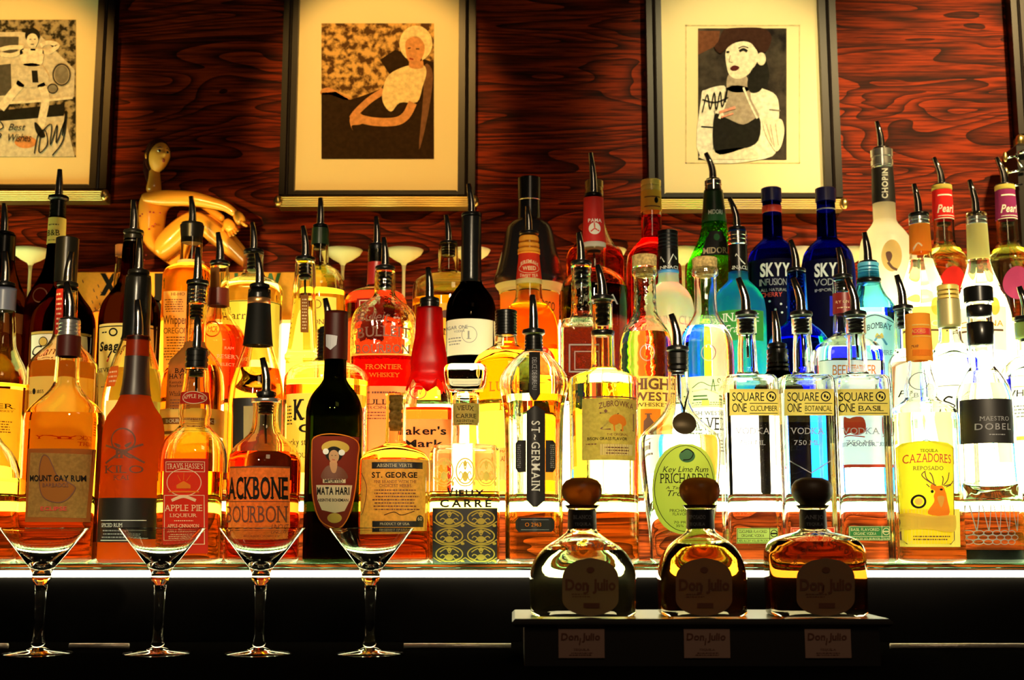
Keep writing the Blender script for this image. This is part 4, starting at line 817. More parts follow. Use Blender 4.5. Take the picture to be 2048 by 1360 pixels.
# ================================================================== middle lit shelf, back
bottle('whisky_bottle', 'black whisky bottle with plain black cap and white script label', 'D', 124, 690,
       [(482, 20), (562, 21), (575, 24), (595, 36), (618, 53), (640, 61), (665, 63), (960, 63)], 'brown', parts=[
    ('cap', 476, 566, 22, 22, BLACKP), ('lab', R(62, 668, 182, 860), WHT2, [('r', 62, 662, 182, 667, IG), ('o', 92, 683, 8, 9, IG), ('ring', 92, 683, 9, 9, 1.5, INK, {'z': 1}), T('Canadian', 62, 178, 690, 710, INK, k=.35), T('Club', 70, 140, 714, 730, INK, k=.35)])])
bottle('whiskey_bottle', 'dark whiskey bottle with black ribbed neck and yellow label in blackletter', 'D', 257, 690,
       [(478, 18), (495, 20), (545, 22), (565, 27), (590, 42), (612, 55), (640, 60), (960, 60)], 'brown', parts=[
    ('sp', 263, 400, 266, 461, 20, 10), ('cap', 470, 498, 19, 19, BLKFOIL, 3), ('lab', R(196, 646, 316, 860), YEL2, [('r', 196, 651, 316, 653, INK), FN(204, 660, 218, 667, 1, INK), ('ring', 231, 664, 8, 7, 3, INK), T('Seagram\'s', 199, 290, 682, 700, INK, b=.03, k=.15), ('p', [(216, 722), (224, 712), (220, 724)], IR, {'c': False}), ('l', [(220, 715), (228, 702)], 3, INK), T('SEVEN CROWN', 196, 290, 735, 743, INK, s=True), FN(200, 770, 240, 776, 1, IBR)])])
bottle('bourbon_bottle', 'red bourbon bottle with dark red neck cuff and round seal, reserve label in cream letters', 'D', 434, 690,
       [(530, 18), (575, 19), (612, 21), (630, 26), (650, 40), (670, 55), (690, 62), (960, 62)], 'warm', liq=(REDL, 655), n=2.5, parts=[
    ('sp', 427, 465, 433, 523, 20, 10), ('lab', R(420, 534, 440, 578), BRN, None, 'neck_strip'), ('sleeve', 'capsule', 578, 613, principled('brick_foil', (.22, .03, .015), .4)), ('ink', [('ring', 428, 658, 15, 15, 2.5, IO), T('MCR', 419, 438, 652, 664, IO, k=.2), T('RAM', 452, 468, 692, 698, ICR, k=.1), T('RESERVE', 438, 486, 708, 716, ICR, s=True), T('SELECT', 442, 470, 725, 731, ICR, s=True)])])
bottle('gin_bottle', 'tall clear faceted bottle with narrow brown strip on its tapering neck', 'D', 607, 680,
       [(525, 19), (535, 20), (600, 22), (660, 26), (708, 31), (712, 34), (720, 34), (724, 32), (960, 32)], 'white', liq=((1, .96, .62), 600), n=5, parts=[
    ('sp', 602, 452, 609, 515, 20, 10), ('stop', 530, 560, 13, BLACKP, 590), ('lab', R(602, 590, 618, 665), BRN, [FN(605, 596, 615, 660, 10, ICR)], 'neck_strip')])
bottle('bourbon_bottle', 'flask-shaped bourbon bottle with raised arched lettering, left of the red wax neck', 'D', 768, 690,
       [(543, 20), (560, 21), (583, 21), (590, 22), (600, 31), (612, 47), (628, 60), (645, 65), (670, 66), (960, 63)], 'emboss', liq=((.55, .035, .01), 716), n=3, dr=.7, parts=[
    ('sp', 772, 475, 776, 533, 20, 10), ('stop', 547, 580, 13, BLACKP), ('ink', [T('Bulleit', 716, 778, 622, 642, IBR, k=.3), T('BULLEIT', 716, 822, 655, 676, IBR, s=True, arc=4, b=.01), T('BOURBON', 712, 820, 688, 706, IBR, s=True, b=.01), T('FRONTIER', 733, 805, 728, 738, IO, s=True), T('WHISKEY', 740, 800, 745, 754, IO, s=True), ('r', 704, 707, 832, 710, GOLDL)], 'raised_lettering'),
    ('lab', R(704, 772, 832, 900), LB('apricot', (1, .70, .25), .55), [FN(738, 780, 800, 790, 1, IBR), T('BULLEIT', 722, 812, 798, 809, INK, s=True), T('FRONTIER', 730, 806, 812, 818, IBR), FN(736, 822, 800, 840, 3, IBR)])])
bottle('gin_bottle', 'round blue bottle with bright blue neck and pourer, below the cobalt pair', 'D', 1597, 680,
       [(546, 18), (560, 19), (600, 20), (640, 22), (650, 32), (665, 48), (685, 59), (710, 62), (960, 62)], 'sky', liq=((.55, .75, 1), 680), parts=[('sp', 1585, 480, 1594, 538, 19, 10), ('stop', 550, 575, 13, BLACKP)])
bottle('gin_bottle', 'aqua blue gin bottle with arched black lettering on its white label', 'D', 1742, 660,
       [(525, 18), (545, 21), (562, 22), (575, 25), (595, 32), (612, 42), (630, 46), (960, 46)], 'aqua', liq=((.80, .97, 1), 622), n=4, parts=[
    ('sp', 1733, 465, 1738, 523, 18, 9), ('cap', 526, 556, 21, 21, principled('sky_cap', (.12, .5, .75), .3), 4), ('band', 'neck_ring', 558, 568, 1, BLKFOIL), ('lab', ARCH(1706, 627, 1788, 860, 24), WHT, [('l', [(1709, 645), (1746, 630), (1784, 645)], 1.6, INK), T('BOMBAY', 1731, 1780, 650, 662, INK, s=True, arc=6), ('p', [(1747, 676), (1750, 666), (1755, 670), (1760, 666), (1763, 676)], IG), ('l', [(1741, 690), (1755, 672), (1770, 690)], 4, principled('blue_ink', (.10, .35, .65), .6)), T('SAPPHIRE', 1730, 1782, 700, 710, IGR, s=True)])])
# ================================================================== top lit shelf, front
bottle('whisky_bottle', 'dark bottle with black capsule at the left picture edge, top shelf', 'E', 0, 600,
       [(470, 22), (520, 23), (540, 27), (570, 38), (600, 50), (625, 53), (740, 53)], 'brown', parts=[('sp', 2, 407, 6, 465, 20, 10), ('sleeve', 'capsule', 470, 522, BLKFOIL), ('lab', [(622, 14, 42), (662, 10, 40)], LB('clay', (.45, .12, .03), .4), None)])
bottle('liqueur_bottle', 'long-necked brown liqueur bottle with small cream neck label marked with two letters', 'E', 106, 600,
       [(435, 16), (488, 17), (510, 18), (540, 23), (565, 33), (590, 46), (615, 53), (740, 54)], 'brown', liq=((.5, .16, .03), 575), parts=[
    ('sp', 112, 339, 113, 393, 20, 10), ('cap', 402, 436, 16, 16, BLKFOIL, 4), ('sleeve', 'neck_label', 438, 490, LB('custard', (1, .72, .18), .1), [T('B&B', 95, 121, 459, 471, INK, s=True), FN(97, 446, 120, 452, 1, IBR), FN(95, 478, 120, 482, 1, IBR)]), ('ink', [('ring', 84, 590, 15, 14, 2.5, IBR)], 'seal')])
bottle('whiskey_bottle', 'square bottle of orange whiskey with cream label of slab-serif text and black stopper', 'E', 378, 620,
       [(460, 21), (525, 22), (528, 24), (533, 33), (543, 44), (556, 49), (740, 50)], 'warm', liq=((1, .45, .04), 530), n=4, parts=[
    ('sp', 382, 393, 387, 446, 22, 10), ('cap', 450, 487, 24, 20, BLACKP), ('band', 'neck_ring', 523, 529, 1, CREAM), ('lab', R(329, 582, 426, 750), LB('parchment', (.95, .62, .22), .5), [T('HI-HO', 346, 374, 585, 591, INK, s=True), FN(332, 597, 372, 625, 6, IBR), T('Whipper', 329, 378, 630, 648, IBR, b=.01), T('Snapper', 381, 422, 630, 648, IBR, b=.01), T('OREGON', 330, 380, 655, 667, IBR), FN(330, 672, 400, 722, 9, IBR)])])
bottle('bourbon_bottle', 'broad bright bottle with pale neck and yellow label in dark serif letters', 'E', 504, 620,
       [(508, 20), (540, 20), (552, 24), (560, 40), (570, 54), (584, 59), (740, 60)], 'white', liq=((1, .90, .45), 572), n=2.5, parts=[
    ('sp', 498, 445, 503, 500, 20, 9), ('stop', 512, 545, 13, BLACKP), ('lab', R(447, 600, 562, 720), YEL, [T('VII', 451, 464, 614, 620, INK, s=True), T('Harrison', 450, 536, 622, 638, IBR, s=True), ('r', 447, 601, 562, 602.5, INK)])])
bottle('whiskey_bottle', 'domed amber bottle with dark green capped neck, under the middle picture', 'E', 637, 620,
       [(458, 16), (490, 17), (528, 18), (534, 25), (542, 38), (556, 48), (575, 52), (740, 53)], 'warm', liq=((1, .78, .20), 583), parts=[
    ('sp', 635, 396, 636, 450, 15, 8), ('sleeve', 'capsule', 456, 490, principled('bottle_green_foil', (.02, .045, .015), .3)), ('stop', 494, 500, 12, BLACKP, 540), ('lab', R(610, 592, 672, 720), LB('primrose', (.98, .85, .30), .6), [('ring', 636, 608, 8, 8, 1.5, IBR), T('ON', 628, 650, 638, 648, IBR, s=True), FN(626, 655, 664, 690, 4, IBR)])])
bottle('liqueur_bottle', 'dark red bottle with ringed black neck and red capsule, behind the arched-letter flask', 'E', 752, 620,
       [(500, 17), (570, 18), (575, 20), (582, 40), (592, 55), (606, 61), (740, 62)], 'warm', liq=((.42, .02, .008), 590), n=2.5, parts=[
    ('sp', 751, 433, 754, 489, 17, 9), ('cap', 492, 526, 17, 17, BLKFOIL, 4), ('sleeve', 'capsule', 526, 571, principled('ruby_foil', (.40, .02, .015), .3)), ('lab', R(715, 596, 768, 680), LB('wine', (.30, .02, .015), .4), box_lines(720, 600, 752, 640, 2, ICR))])
bottle('vodka_bottle', 'tall black wine-style bottle with white label bearing a circled numeral one', 'E', 942, 600,
       [(436, 19), (560, 20), (568, 23), (582, 33), (598, 44), (615, 49), (635, 50), (760, 50)], 'black', parts=[
    ('sp', 939, 368, 945, 427, 20, 10), ('sleeve', 'capsule', 433, 566, principled('glossy_black_foil', (.008, .008, .008), .2)), ('band', 'silver_line', 454, 456, .8, SILV),
    ('lab', R(889, 637, 994, 709), LB('ivory', (1, .97, .80), .1), [T('SUGAR ONE', 884, 936, 650, 657, IGR, b=.02), T('VODKA', 908, 930, 659, 664, IGR), ('ring', 939, 669, 15, 16, 1, IGR), T('1', 936, 941, 661, 678, IGR, s=True), FN(896, 672, 924, 690, 3, IGR)])])
bottle('bourbon_bottle', 'round golden bottle with orange ringed neck and red neck label in a circle of letters', 'E', 1058, 620,
       [(478, 19), (508, 20), (560, 25), (598, 28), (606, 33), (618, 44), (638, 55), (665, 59), (760, 60)], 'warm', liq=((1, .76, .10), 612), parts=[
    ('sp', 1055, 413, 1058, 464, 20, 9), ('cap', 473, 508, 19, 23, ORCAP, 3), ('sleeve', 'neck_label', 508, 560, RED, [T('JEREMIAH', 1040, 1076, 524, 531, ICR, b=.02, arc=5), T('WEED', 1045, 1072, 532, 540, ICR, b=.03), T('SWEET TEA', 1040, 1076, 545, 552, ICR, b=.02, arc=-4), ('ring', 1058, 536, 20, 10, 1, ICR)]), ('band', 'cream_ring', 560, 570, .8, CREAM),
    ('lab', ARCH(1040, 690, 1110, 760, 26), RED, [T('TEA', 1075, 1104, 700, 714, ICR, b=.03, arc=3)])])
bottle('liqueur_bottle', 'dark purple bottle with red neck sleeve carrying a round white emblem', 'E', 1189, 600,
       [(398, 19), (440, 20), (487, 23), (536, 24), (541, 34), (552, 52), (566, 63), (582, 67), (760, 68)], 'warm', liq=((.03, .012, .03), 577), parts=[
    ('sp', 1185, 306, 1190, 388, 18, 9), ('sleeve', 'neck_sleeve', 397, 487, principled('matt_red_sleeve', (.50, .018, .015), .55, spec=.2), [T('PAMA', 1176, 1203, 437, 444, IW, b=.02), ('o', 1189, 457, 12, 12, IW), ('l', [(1189, 456), (1188, 446)], 2.5, IR, {'z': 1}), ('l', [(1189, 457), (1181, 463)], 2.5, IR, {'z': 1}), ('l', [(1189, 457), (1198, 462)], 2.5, IR, {'z': 1})]), ('band', 'white_ring', 487, 497, .8, WHT), ('stop', 502, 508, 14, BLACKP, 535),
    ('ink', [T('PAMA', 1148, 1236, 586, 606, IGR), T('LIQUEUR', 1160, 1226, 640, 648, IGR)])])
bottle('vodka_bottle', 'glowing pale blue bottle with black mountain-print capsule and no pourer', 'E', 1338, 610,
       [(465, 19), (540, 20), (566, 21), (572, 27), (584, 38), (600, 46), (625, 50), (760, 50)], mat=frosted('ice_glow_glass', (.74, .93, 1), .25, .5), parts=[
    ('cap', 462, 500, 20, 20, BLACKP, 5), ('sleeve', 'capsule', 500, 541, BLKFOIL, [('l', [(1318, 528), (1322, 512), (1328, 524)], 2, IW, {'c': False}), ('l', [(1336, 528), (1346, 508), (1352, 516), (1358, 528)], 2, IW, {'c': False}), T('PINNACLE', 1312, 1366, 531, 537, IW, s=True)]), ('band', 'blue_ring', 542, 548, .8, principled('blue_trim', (.05, .25, .6), .4)),
    ('ink', [T('PINNACLE', 1304, 1386, 630, 648, IGR, s=True), T('Vodka', 1340, 1374, 662, 676, IGR, k=.3)])])
bottle('vodka_bottle', 'blue bottle with black mountain-print capsule, pourer and green label', 'E', 1478, 610,
       [(462, 18), (545, 19), (560, 20), (568, 27), (582, 40), (602, 50), (630, 53), (760, 53)], mat=frosted('blue_glow_glass', (.08, .40, 1.0), .2, .5), parts=[
    ('sp', 1461, 396, 1474, 455, 17, 8), ('cap', 464, 490, 20, 20, CHROME, 3), ('sleeve', 'capsule', 490, 545, BLKFOIL, [('l', [(1460, 528), (1472, 508), (1482, 522), (1490, 528)], 2.5, IW, {'c': False}), T('PINNACLE', 1452, 1500, 531, 538, IW, s=True)]),
    ('lab', R(1428, 619, 1528, 680), LEAF, [T('PINNACLE', 1420, 1518, 624, 642, IW, s=True), T('Grape', 1444, 1490, 648, 664, IW, k=.35)])])
for u, d, nm, lab, cc, lm in ((1846, 0, 'vodka_bottle', 'clear cone-shouldered bottle with orange neck label and yellow box label, near the right edge', ORG, YEL), (1962, 1, 'vodka_bottle', 'clear cone-shouldered bottle with cream neck sleeve and glass collar, near the right edge', CREAM, WHT)):
    bottle(nm, lab, 'E', u, 600, [(432 + d, 18), (450, 19), (505 + 14 * d, 21), (525 + 10 * d, 24), (560 + 10 * d, 36), (600 + 6 * d, 50), (640, 56), (760, 56)], 'white', liq=((1, .99, .90), 520), parts=[
        ('sp', u - 9 - d * 7, 368 - 8 * d, u - 2 - d * 4, 427, 20, 9, 0, None if not d else glass('collar_glass', (.9, .85, .7))), ('cap', 434, 450, 20, 20, SILV, 2), ('sleeve', 'neck_label', 450, 506 + 14 * d, cc, [('l', [(u - 20, 500), (u - 12, 486), (u - 4, 492)], 3, ICR)] if not d else None),
        ('lab', R(u - 45, 612, u + 48, 700), lm, [T('TOUCH' if not d else 'CITRINA', u - 36, u + 40, 640, 652, IW if not d else IO, b=.01), ('o', u + 22, 612, 11, 18, GOLDL), ('r', u - 40, 658, u + 40, 662, IBR)])])

# ================================================================== top lit shelf, back
bottle('whiskey_bottle', 'small-necked bottle with brown cork cap, half hidden left of the seated figurine', 'F', 238, 640,
       [(512, 11), (530, 13), (580, 15), (600, 22), (618, 40), (635, 56), (655, 60), (760, 60)], 'warm', liq=(REDL, 632), parts=[('cap', 490, 513, 14, 13, paper('brown_cork', (.30, .12, .05), .2))])
bottle('whiskey_bottle', 'broad amber bottle with clear neck and pourer, right of the arched-letter flask', 'F', 896, 600,
       [(490, 19), (515, 20), (518, 20), (543, 21), (549, 34), (557, 55), (570, 68), (590, 70), (760, 70)], 'warm', liq=((1, .58, .08), 602), n=2.5, parts=[
    ('sp', 894, 430, 899, 484, 18, 8), ('stop', 493, 514, 14, BLACKP), ('lab', R(840, 606, 960, 720), LB('honey', (.98, .60, .14), .5), [('o', 892, 628, 10, 8, IBR), T('AMARO', 872, 950, 656, 670, INK, s=True)])])
bottle('liqueur_bottle', 'big black trapezoid bottle with tall round cap, behind the golden round bottle', 'F', 1059, 500,
       [(365, 20), (400, 21), (440, 23), (446, 36), (460, 45), (500, 54), (545, 66), (562, 71), (575, 66), (582, 60), (600, 58), (760, 58)], 'warm', liq=((1, .50, .05), 600), parts=[
    ('sleeve', 'black_jacket', 403, 573, principled('black_jacket', (.012, .010, .010), .2)), ('cap', 356, 401, 23, 23, principled('satin_black', (.012, .011, .010), .25)), ('band', 'silver_line', 399, 402, 1.5, SILV), ('lab', [(476, 1070, 1090), (530, 1070, 1092)], YEL, None, 'side_label'), ('sleeve', 'foot_rim', 572, 588, CREAM, None, .0012), ('sleeve', 'wrap_label', 590, 700, LB('tangerine', (1, .45, .05), .5), [T('MEXICO', 1072, 1110, 600, 618, INK, s=True, k=.1)])])
bottle('liqueur_bottle', 'orange-red shouldered bottle with dark gold cap, directly behind the red-sleeved one', 'F', 1190, 520,
       [(370, 16), (395, 17), (440, 20), (470, 28), (492, 42), (505, 54), (525, 58), (760, 58)], 'warm', liq=((.9, .14, .02), 500), parts=[('cap', 362, 396, 18, 18, principled('antique_gold', (.35, .25, .08), .3, .7), 2)])
bottle('aperitif_bottle', 'bright red aperitif bottle with gold screw cap', 'F', 1304, 500,
       [(368, 19), (424, 20), (478, 21), (484, 26), (496, 38), (515, 49), (540, 52), (760, 52)], 'white', liq=((.95, .02, .015), 432), parts=[
    ('cap', 361, 384, 20, 20, GOLDCAP, 2), ('sleeve', 'capsule', 384, 424, LB('gold_foil', (.95, .55, .08), .3), [('r', 1280, 392, 1330, 394, IBR), ('o', 1312, 400, 4, 6, INK), ('r', 1280, 411, 1330, 413, IBR)])])
bottle('liqueur_bottle', 'vivid green bumpy liqueur bottle with green-black neck sleeve and black diamond label', 'F', 1430, 520,
       [(382, 18), (442, 24), (450, 25), (470, 29), (500, 42), (530, 55), (550, 57), (760, 56)], 'lime', liq=((.72, 1, .2), 505), parts=[
    ('sp', 1415, 306, 1428, 358, 14, 7), ('cap', 361, 382, 17, 17, CHROME, 2), ('sleeve', 'neck_sleeve', 382, 442, principled('green_black_foil', (.012, .03, .012), .3), [('r', 1400, 424, 1460, 441, DGRN), T('MIDORI', 1416, 1444, 419, 428, IW, b=.01, z=1)]),
    ('lab', [(462, 1420, 1442), (475, 1412, 1450), (492, 1406, 1456), (510, 1402, 1462)], BLK, [('o', 1432, 474, 6, 7, DGRN), T('MIDORI', 1406, 1456, 494, 506, ICR, s=True, b=.015)])])
for i, (u, lab) in enumerate(((1547, 'cobalt blue bottle with a red neck band and small red lettering'), (1656, 'cobalt blue bottle without red band, a plain blue block under its lettering'))):
    bottle('vodka_bottle', lab, 'F', u, 530, [(403, 18), (440, 19), (478, 20), (484, 26), (495, 38), (512, 48), (535, 52), (560, 53), (760, 53)], 'blue', liq=((.45, .45, 1), 505), parts=[
        ('cap', 377, 404, 20, 20, NAVY), ('band', 'red_band', 413, 427, .8, principled('band_red', (.75, .05, .03), .4)) if i == 0 else ('band', 'pale_line', 419, 422, .5, IGR),
        ('lab', R(u - 48, 516, u + 48, 745), principled('navy_print', (.0015, .0015, .014), .6, spec=.05), [T('SKYY', u - 27, u + 30, 525, 551, IW, b=.035, sp=.03), T('INFUSIONS' if i == 0 else 'VODKA', u - 28, u + 30, 556, 570, IGR), T('ALL NATURAL' if i == 0 else 'IMPORTED', u - 26, u + 24, 576, 582, IGR)] + ([T('CHERRY', u - 26, u + 14, 584, 593, IR, b=.01)] + [('o', u - 10 + 7 * k + (k * 13) % 9, 602 + (k * 17) % 28, 2.2, 2.2, IW) for k in range(8)] if i == 0 else [('r', u, 592, u + 14, 632, paper('bright_blue', (.05, .05, 1), .5))]))])
bottle('vodka_bottle', 'tall frosted white bottle with black neck sleeve lettered upwards and brown oval portrait', 'F', 1772, 500,
       [(336, 20), (408, 22), (440, 22), (448, 25), (462, 36), (480, 47), (502, 52), (530, 54), (760, 54)], mat=frosted('frosted_white_glass', (.98, .95, .78), .5, .85), parts=[
    ('sp', 1757, 243, 1764, 296, 17, 8), ('cap', 300, 336, 22, 22, SILV, 2), ('sleeve', 'neck_sleeve', 330, 408, principled('matt_black_sleeve', (.012, .011, .011), .5), [T('CHOPIN', 1762, 1773, 337, 397, IW, rot=-90, b=.04, sp=.12)]),
    ('ink', [('o', 1780, 511, 20, 32, LB('sepia', (.72, .50, .20), .5)), ('p', [(1768, 505), (1776, 503), (1780, 512), (1775, 524), (1770, 518)], IBR, {'z': 1}), ('l', [(1772, 524), (1780, 535), (1790, 540)], 5, IBR, {'z': 1})], 'oval_portrait')])
for u, lab, cc, su in ((1890, 'clear bottle with red neck sleeve and round red label', LB('scarlet', (.80, .03, .03), .3), 1873), (2017, 'clear bottle with purple neck sleeve and round purple label', PUR, 1997)):
    bottle('vodka_bottle', lab, 'F', u, 500, [(380, 18), (440, 20), (487, 21), (493, 25), (505, 33), (522, 42), (545, 45), (760, 45)], 'warm', liq=((1, .92, .55), 500), parts=[
        ('sp', su, 315, su + 13, 369, 18, 8), ('band', 'yellow_lip', 372, 381, 1.5, YEL), ('sleeve', 'neck_sleeve', 382, 440, cc, [('r', u - 24, 388, u + 24, 391, IW), T('Pearl', u - 15, u + 15, 408, 424, IW, k=.2, b=.02), ('r', u - 24, 430, u + 24, 431.5, IW), ('r', u - 24, 435, u + 24, 436.5, IW)]), ('stop', 446, 452, 13, BLACKP, 490),
        ('lab', OV(u + 14, 565, 26, 33), cc, None)])
# ------------------------------------------------------------------ martini glasses
MG = glass('martini_crystal', (.97, .98, .95))
for u, lab in ((82, 'first martini glass from the left, in front of the island-map rum'), (320, 'second martini glass from the left, in front of the skull bottle'), (521, 'martini glass in front of the black-lettered bourbon'), (741, 'rightmost martini glass, before the flower-haired woman label')):
    Y = 1.36; x = X(u, 1180, Y); k = S(1180, Y); zz = lambda v: Z(v, Y) - Z(1308.5, Y) + CNT + .0004
    r = thing('martini_glass', lab, 'glass', (x, Y, CNT), 'martini glasses on the counter')
    b = Buf(); b.lathe(x, Y, [(a * k, zz(v)) for a, v in ((3, 1138), (12, 1134.5), (20, 1130), (51.4, 1099.5), (80.6, 1062.8), (84, 1058), (85, 1056.6), (86, 1058), (82, 1063), (30, 1128.5), (24, 1136), (18, 1148), (19, 1154), (18, 1160), (12, 1171))], 48); 
    sharp(b.make('bowl', MG, r), 35)
    b = Buf(); b.lathe(x, Y, [(a * k, zz(v)) for a, v in ((12, 1171.5), (11, 1185), (9.5, 1230), (9.5, 1268), (12, 1282), (13.5, 1288), (11, 1295))], 24); b.make('stem', MG, r)
    b = Buf(); b.lathe(x, Y, [(a * k, zz(v)) for a, v in ((11, 1295.5), (24, 1301), (66, 1306.5), (67, 1307.5), (66, 1308.3))], 40); b.make('foot', MG, r)
# ------------------------------------------------------------------ coupe glasses on the wall ledge
CG = paper('cream_lit_coupe_glass', (1, .93, .62), .35)  # opaque cream stands in for light refracted in the bowls
for u, lab in ((62, 'coupe glass behind the long-necked brown bottle, far left'), (686, 'coupe glass under the middle picture, left of the red capsule'), (808, 'coupe glass beside the pourer of the arched-letter flask'), (942, 'coupe glass behind the tall black wine-style bottle'), (1214, 'coupe glass behind the red-sleeved bottle'), (1366, 'coupe glass left of the green bottle, behind its neighbour'), (1598, 'coupe glass between the two cobalt bottles'), (1700, 'coupe glass between the cobalt bottle and the frosted one')):
    Y = 2.118; x = X(u, 510, Y); k = S(510, Y); zb = LEDGE + .0005
    r = thing('coupe_glass', lab, 'glass', (x, Y, zb), 'coupe glasses on the wall ledge')
    b = Buf(); b.lathe(x, Y, [(a * k, Z(v, Y)) for a, v in ((3, 521), (18, 516), (32, 508), (38, 500), (39, 500.5), (34, 509), (20, 519), (7, 526), (4, 531))], 40); b.make('bowl', CG, r)
    b = Buf(); b.lathe(x, Y, [(4 * k, Z(531.4, Y)), (3 * k, Z(545, Y)), (3 * k, zb + .006), (8 * k, zb + .003), (28 * k, zb + .001), (28 * k, zb)], 28); b.make('stem', CG, r)

# ------------------------------------------------------------------ tequila tray with price cards
YT = 1.29; YF = 1.232; TT = Z(1238, YF)
x0, x1 = X(1024, 1240, YF), X(1786, 1240, YF)
b = Buf(); b.box(x0 + .012, x1 - .012, YF + .006, 1.372, CNT + .0005, TT - .0085)
tray = thing('display_tray', 'black plinth tray holding the three squat tequila bottles', 'tray', ((x0 + x1) / 2, YT, CNT))
b.make('plinth', principled('tray_black', (.014, .010, .009), .45), tray, False)
b = Buf(); b.box(x0, x1, YF, 1.375, TT - .008, TT, 0, .003); b.make('tray_top', principled('tray_lip', (.022, .018, .015), .32), tray, False)
CARD = paper('card_pink', (.42, .25, .20), .1)
for u, lab in ((1163, 'price card under the clear tequila bottle'), (1414, 'price card under the middle tequila bottle'), (1656, 'price card under the dark tequila bottle')):
    Yc = YF + .0045; mp = lambda q, v, l: P(q, v, Yc - l) if False else (X(q, v, Yc), Yc - l, Z(v, Yc))
    b = Buf(); xa, xb = X(u - 46, 1285, Yc), X(u + 46, 1285, Yc); b.box(xa, xb, Yc, Yc + .001, Z(1316, Yc), Z(1258, Yc)); o = b.make('price_card', CARD, None, False); tag(o, lab, 'price card', 'price cards on the tray front')
    draw('lettering', [T('Don Julio', u - 41, u + 37, 1266, 1280, IBR, b=.03, k=.05), ('l', [(u - 2, 1276), (u - 4, 1290)], 2.5, IBR), T('TEQUILA', u - 16, u + 16, 1297, 1301, IBR, s=True), FN(u - 26, 1304, u + 26, 1312, 2, IBR)], mp, o, .0004)
STOPB = frosted('stopper_cork', (.30, .14, .04), .5, .5); STOPW = principled('stopper_wood', (.06, .03, .012), .5)
for i, (u, us, lab, gk, lq, lbl, pr) in enumerate((
    (1165, 1165, 'squat clear tequila bottle on the tray, first of three with domed stoppers', 'clear', ((.93, .97, .55), 1100), 'BLANCO', [(1010, 36), (1017, 30), (1020, 27), (1058, 28), (1066, 33), (1078, 50), (1092, 72), (1110, 90), (1132, 102), (1155, 106), (1215, 105)]),
    (1403, 1392, 'squat amber tequila bottle in the middle of the tray', 'warm', ((.80, .28, .02), 1088), 'REPOSADO', [(1010, 36), (1017, 30), (1020, 26), (1058, 27), (1066, 32), (1078, 48), (1095, 66), (1115, 78), (1140, 85), (1160, 87), (1215, 86)]),
    (1630, 1628, 'squat dark amber tequila bottle at the right end of the tray', 'warm', ((.42, .10, .01), 1082), 'ANEJO', [(1010, 34), (1017, 29), (1020, 25), (1058, 26), (1064, 34), (1070, 58), (1078, 78), (1090, 92), (1105, 97), (1150, 98), (1215, 97)]))):
    la = (1124, 1236) if i == 0 else ((1350, 1462) if i == 1 else (1590, 1706)); c = (la[0] + la[1]) / 2
    rt, sh = bottle('tequila_bottle', lab, 'T', u, 1150, pr, gk, liq=lq, n=4.2, fb=.029, Y=YT, zb=TT, group='tequila bottles on the tray', parts=[
        ('sleeve', 'neck_label', 1020, 1057, BLK, [T(lbl, us - 18, us + 18, 1030, 1038, IGR, s=True), T('TEQUILA', us - 16, us + 17, 1045, 1051, IGR, s=True)]),
        ('ink', [T(ch, c - 66 * math.cos(a) - 4, c - 66 * math.cos(a) + 4, 1152 - 62 * math.sin(a) - 6, 1152 - 62 * math.sin(a) + 4, (IGR, IO, IBR)[i]) for ch, a in zip('RESERVADEDON', [.45 + .2 * q for q in range(12)])], 'raised_lettering'),
        ('lab', ARCH(la[0], 1116, la[1], 1232, 40, 34), paper('umber_label', (.26, .16, .09), .15), [T('Don Julio', la[0] + 6, la[1] - 6, 1158, 1180, IBR, b=.035, sp=.03), ('l', [(c - 4, 1170), (c - 6, 1184), (c - 14, 1186)], 3, IBR), FN(c - 40, 1186, c + 2, 1196, 2, IBR), ('r', c - 14, 1206, c + 18, 1216, IBR), ('o', c, 1140, 8, 6, IBR)])])
    b = Buf(); k = S(1000, YT); b.lathe(sh.x, YT, [(a * k, Z(v, YT)) for a, v in ((24, 1012), (26, 1008), (33, 1002), (39, 992), (41, 982), (39, 970), (32, 961), (20, 956), (6, 955))], 36)
    b.make('domed_stopper', STOPB if i < 2 else STOPW, rt)

# ------------------------------------------------------------------ poster carton and the seated figurine
yc0, yc1 = 2.085, 2.182; CT = Z(544, yc0)
b = Buf(); b.box(X(152, 600, yc0), X(642, 600, yc0), yc0, yc1, LEDGE + .0005, CT, 0, .001)
o = b.make('carton', LB('carton_amber', (.98, .42, .05), .1, .06), None, False); tag(o, 'long amber carton with big black letters, under the seated figurine', 'carton')
mp = lambda u, v, l: (X(u, v, yc0), yc0 - l, Z(v, yc0))
draw('lettering', [T('X', 200, 236, 548, 588, INK, b=.06), T('E', 250, 284, 548, 588, INK, b=.06), T('J', 298, 326, 548, 590, INK, b=.06), T('O', 338, 372, 548, 590, INK, b=.06), T('W', 520, 562, 547, 582, DGRN, b=.05), T('H', 452, 476, 547, 582, DGRN, b=.05), T('2', 206, 232, 600, 636, INK, b=.06), T('0', 298, 324, 600, 636, INK, b=.06)] +
     [('l', [(165 + (i * 37) % 40, 560 + (i * 23) % 60), (167 + (i * 37) % 40, 566 + (i * 23) % 60)], 1.6, IBR) for i in range(8)], mp, o, .0006)
SKIN = principled('glazed_ceramic', (.95, .40, .04), .24, coat=.5)
FY = 2.128; FK = S(430, FY)
def fp(u, v, d): y = FY + d * FK; return (X(u, v, y), y, Z(v, y))
